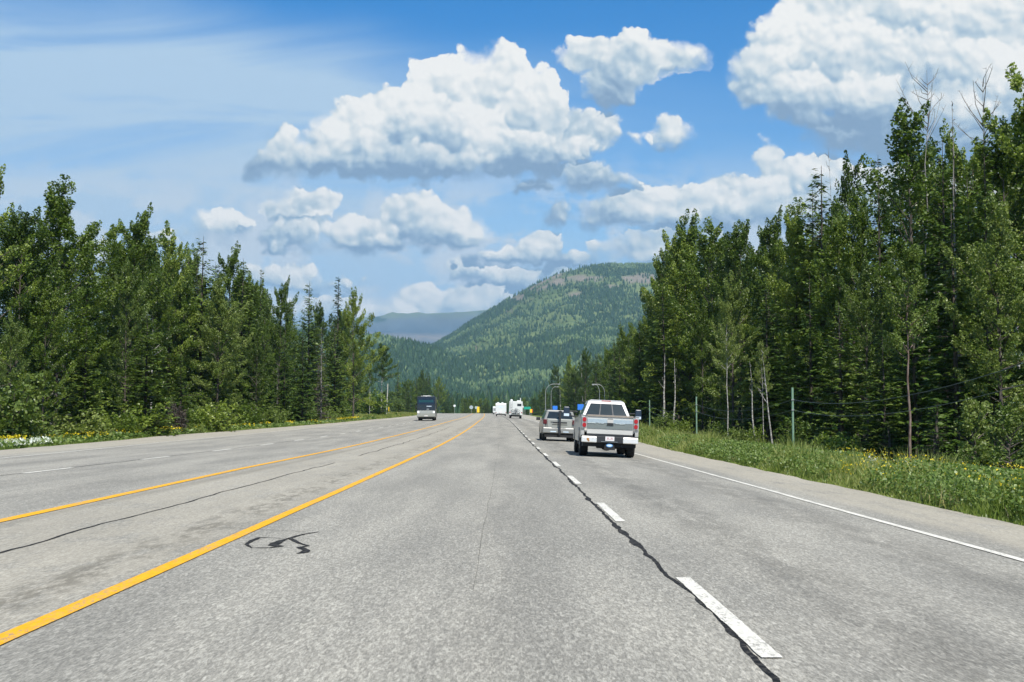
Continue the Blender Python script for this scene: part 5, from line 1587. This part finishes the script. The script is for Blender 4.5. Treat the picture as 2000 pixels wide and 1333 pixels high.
MB().quad(rear2(-.74, 1.24), rear2(.74, 1.24), rear2(.72, 1.60), rear2(-.72, 1.60)).build('rear_window', M['glass'], cb2)
for sx in (-1, 1):
    f0, f1 = .16, .84
    MB().quad((sx * (.88 - .18 * f0 + .004), .45, 1.22), (sx * (.88 - .18 * f0 + .004), 3.1, 1.22), (sx * (.88 - .18 * f1 + .004), 2.5, 1.61), (sx * (.88 - .18 * f1 + .004), .5, 1.61)).build('side_window', M['glass'], cb2)
    MB().tube([(sx * .55, .5, 1.70), (sx * .55, .6, 1.76), (sx * .55, 2.3, 1.76), (sx * .55, 2.4, 1.70)], .02, 6).build('roof_rail', M['dark_plastic'], sv)
    MB().box(*sorted((sx * .70, sx * .90)), -.005, .10, .93, 1.18).build('tail_light', M['dark_red_lens'], sv, .015)
    MB().box(*sorted((sx * .915, sx * 1.16)), 2.85, 2.98, 1.10, 1.28, .01).build('mirror', M['dark_plastic'], sv, .03)
tg2 = MB().box(-.66, .66, .015, .06, .70, 1.20).build('tailgate', M['silver_paint_b'], sv, .015)
MB().box(-.50, .40, .0, .013, 1.02, 1.06).box(-.42, .42, .0, .013, .90, .925).build('handle_trim', M['dark_plastic'], tg2)
MB().box(-.91, .91, -.08, .12, .44, .74, .0, .02).build('bumper', SP, sv, .04)
MB().box(-.50, -.18, -.088, -.081, .50, .55).box(.2, .5, -.088, -.081, .50, .55).build('bumper_trim', M['emblem_light'], sv)
MB().box(-.80, .80, .0, 4.0, .22, .44).build('chassis', M['underside'], sv)
rk = MB().box(-.045, .045, -.26, -.16, .35, 1.68).box(-.045, .045, -.16, .1, .36, .44).tube([(-.10, -.21, 1.63), (.10, -.21, 1.63)], .04, 8).build('rack_post', M['dark_plastic'], sv)
MB().box(-.38, .38, -.245, -.185, .98, 1.03).box(-.07, .07, -.29, -.13, .42, .60).build('rack_arm', M['dark_plastic'], rk)
for x in (-.78, .78):
    wheel(sv, x, .85, .35, .24); wheel(sv, x, 3.55, .35, .24)

# ---- oncoming motorhome (front faces the camera: local +y points back along the coach)
mh = place_vehicle('motorhome', 'dark fronted coach motorhome coming towards us on the opposite lane', 'motorhome', -10.45, 166.0, 0.035)
MB().box(-1.27, 1.27, .25, 11.2, .45, 3.42, .03).build('body', M['coach_side'], mh, .08)
fr = MB().prism_x([(.24, .45), (.02, .55), (-.02, 1.35), (.03, 2.3), (.18, 3.15), (.24, 3.40), (.30, 3.40), (.30, .45)], -1.26, 1.26).build('front_cap', M['black_paint'], mh, .04)
MB().prism_x([(.012, .50), (-.06, .62), (-.07, 1.05), (-.028, 1.42), (.012, 1.42)], -1.27, 1.27).build('front_bumper', M['silver_paint_b'], mh, .05)
MB().quad((-1.05, .012, 1.98), (1.05, .012, 1.98), (1.02, .118, 2.92), (-1.02, .118, 2.92)).build('windshield', M['windshield'], mh)
MB().quad((.05, -.002, 2.0), (.80, -.002, 2.0), (.72, .006, 2.08), (.10, .006, 2.08)).build('dash_papers', M['emblem_light'], mh)
MB().disc((.24, -.03, 1.62), .20, n=18, depth=.03, rz=.10).build('badge', M['steel'], mh)
for sx in (-1, 1):
    hl = MB().disc((sx * 1.08, -.095, 1.22), .12, n=14, depth=.04, rz=.15).build('headlight', M['headlight'], mh)
    MB().tube([(sx * 1.24, .15, 2.5), (sx * 1.42, -.05, 2.45), (sx * 1.42, -.05, 2.2)], .035, 6).box(*sorted((sx * 1.34, sx * 1.50)), -.10, .02, 1.65, 2.2).build('mirror', M['black_paint'], mh, .02)
MB().box(-.55, .55, 2.6, 3.8, 3.42, 3.58, .06, .06).box(-.75, -.1, .5, .8, 3.42, 3.50).box(.1, .75, .5, .8, 3.42, 3.50).build('roof_unit', M['galvanised'], mh, .03)
MB().box(-.25, .25, -.085, -.07, .62, .75).build('licence_plate', M['plate'], mh)
MB().box(-1.1, 1.1, .3, 10.8, .22, .45).build('chassis', M['underside'], mh)
for x in (-1.0, 1.0):
    wheel(mh, x, 1.4, .48, .30); wheel(mh, x, 8.0, .48, .45)

# ---- white motorhome ahead with bicycles on the back
rv = place_vehicle('camper', 'white motorhome with bicycles on its back, far ahead in the outer lane', 'motorhome', 3.15, 219.0, 0.01, 0.035)
GC = M['gel_coat']
MB().box(-1.24, 1.24, 0, 7.6, .62, 3.18, .02).build('body', GC, rv, .06)
MB().box(.22, 1.0, -.02, -.002, 2.30, 2.74).build('rear_window', M['glass'], rv)
MB().box(-1.0, -.96, -.06, -.02, 1.2, 3.2).box(-.72, -.68, -.06, -.02, 1.2, 3.2).box(-1.0, -.68, -.06, -.02, 1.5, 1.53).box(-1.0, -.68, -.06, -.02, 2.0, 2.03).box(-1.0, -.68, -.06, -.02, 2.5, 2.53).build('ladder', M['steel'], rv)
MB().ball((-.85, 1.4, 3.32), (.28, .35, .22), 10).box(.2, .9, 2.2, 2.9, 3.18, 3.4).box(.72, .90, .5, .7, 3.18, 3.85, .03).build('roof_vent', GC, rv)
MB().box(-1.1, 1.1, .1, 7.4, .35, .62).build('chassis', M['underside'], rv)
bk = thing('bicycle', 'grey bicycle hung across the back of the white motorhome', 'bicycle', rv.location, rv.rotation_euler, 'bicycles on the motorhome')
for xw in (-.55, .45):
    MB().tube([(xw + .33 * math.cos(a_ * .3142), -.22, 1.28 + .33 * math.sin(a_ * .3142)) for a_ in range(21)], .028, 6, False).build('wheel', M['rubber'], bk)
MB().tube([(-.55, -.22, 1.28), (-.25, -.22, 1.72), (.28, -.22, 1.72), (.45, -.22, 1.28)], .03, 6).tube([(-.25, -.22, 1.72), (-.05, -.22, 1.25), (.28, -.22, 1.72)], .03, 6).tube([(-.55, -.22, 1.28), (-.05, -.22, 1.25)], .03, 6).tube([(.24, -.32, 1.9), (.28, -.12, 1.9), (.28, -.22, 1.72)], .025, 6).build('frame', M['bicycle_frame'], bk)
MB().box(-.8, .8, -.3, -.06, .85, .92).box(-.05, .05, -.2, -.02, .9, 1.9).build('bicycle_carrier', M['dark_plastic'], rv)
for sx in (-1, 1): MB().box(*sorted((sx * 1.0, sx * 1.18)), -.015, -.001, 1.0, 1.2).build('tail_light', M['red_lens'], rv)
for x in (-.95, .95): wheel(rv, x, 2.2, .40, .38); wheel(rv, x, 6.3, .40, .28)

# ---- white travel trailer beyond it
tr = place_vehicle('travel_trailer', 'white travel trailer with a small rear window, far ahead in the inner lane', 'travel trailer', .95, 272.0, 0.01)
MB().prism_x([(0, .55), (0, 2.75), (.18, 2.98), (7.0, 2.98), (7.4, 2.5), (7.4, .55)], -1.24, 1.24).build('body', GC, tr, .05)
MB().box(-.45, .48, -.02, -.002, 1.98, 2.26).build('rear_window', M['emblem_light'], tr)
MB().disc((-.10, -.20, .95), .34, n=18, depth=.2).build('spare_wheel_cover', M['plate'], tr)
MB().box(-.95, -.35, 1.5, 2.3, 2.98, 3.2, .05).box(.1, .6, 3.0, 3.6, 2.98, 3.2, .05).build('roof_vent', GC, tr)
MB().box(-1.1, 1.1, .1, 7.2, .32, .55).build('chassis', M['underside'], tr)
for sx in (-1, 1): MB().box(*sorted((sx * 1.05, sx * 1.2)), -.015, -.001, .75, .95).build('tail_light', M['red_lens'], tr)
for x in (-1.0, 1.0): wheel(tr, x, 2.8, .36, .24); wheel(tr, x, 3.7, .36, .24)

# ---- van farther ahead
vn = place_vehicle('van', 'small white and grey van mostly hidden behind the travel trailer', 'van', .55, 345.0, 0.01)
MB().prism_x([(0, .45), (0, 1.9), (.1, 2.3), (3.8, 2.3), (4.5, 1.4), (5.2, 1.2), (5.25, .45)], -1.0, 1.0).build('body', GC, vn, .05)
MB().box(-.85, .85, -.01, -.001, 1.0, 1.75).build('rear_window', M['grey_trim'], vn)
MB().box(-.9, .9, .1, 5, .25, .45).build('chassis', M['underside'], vn)
for x in (-.85, .85): wheel(vn, x, 1.0, .36, .24); wheel(vn, x, 4.2, .36, .24)

# ------------------------------------------------------------------ air
hm = bpy.data.materials.new('thin_haze'); hm.use_nodes = True
t = NT(hm.node_tree); t.nodes.clear(); out = t.new('ShaderNodeOutputMaterial')
pv = t.new('ShaderNodeVolumePrincipled')
pv.inputs['Color'].default_value = (0.44, 0.74, 1.0, 1); pv.inputs['Density'].default_value = 6.8e-5; pv.inputs['Anisotropy'].default_value = 0.1
t.links.new(pv.outputs[0], out.inputs['Volume'])
hz_ = MB().box(-16500, 16500, -3200, 16500, -6.0, 1080).build('haze', hm)
tag(hz_, kind='stuff')
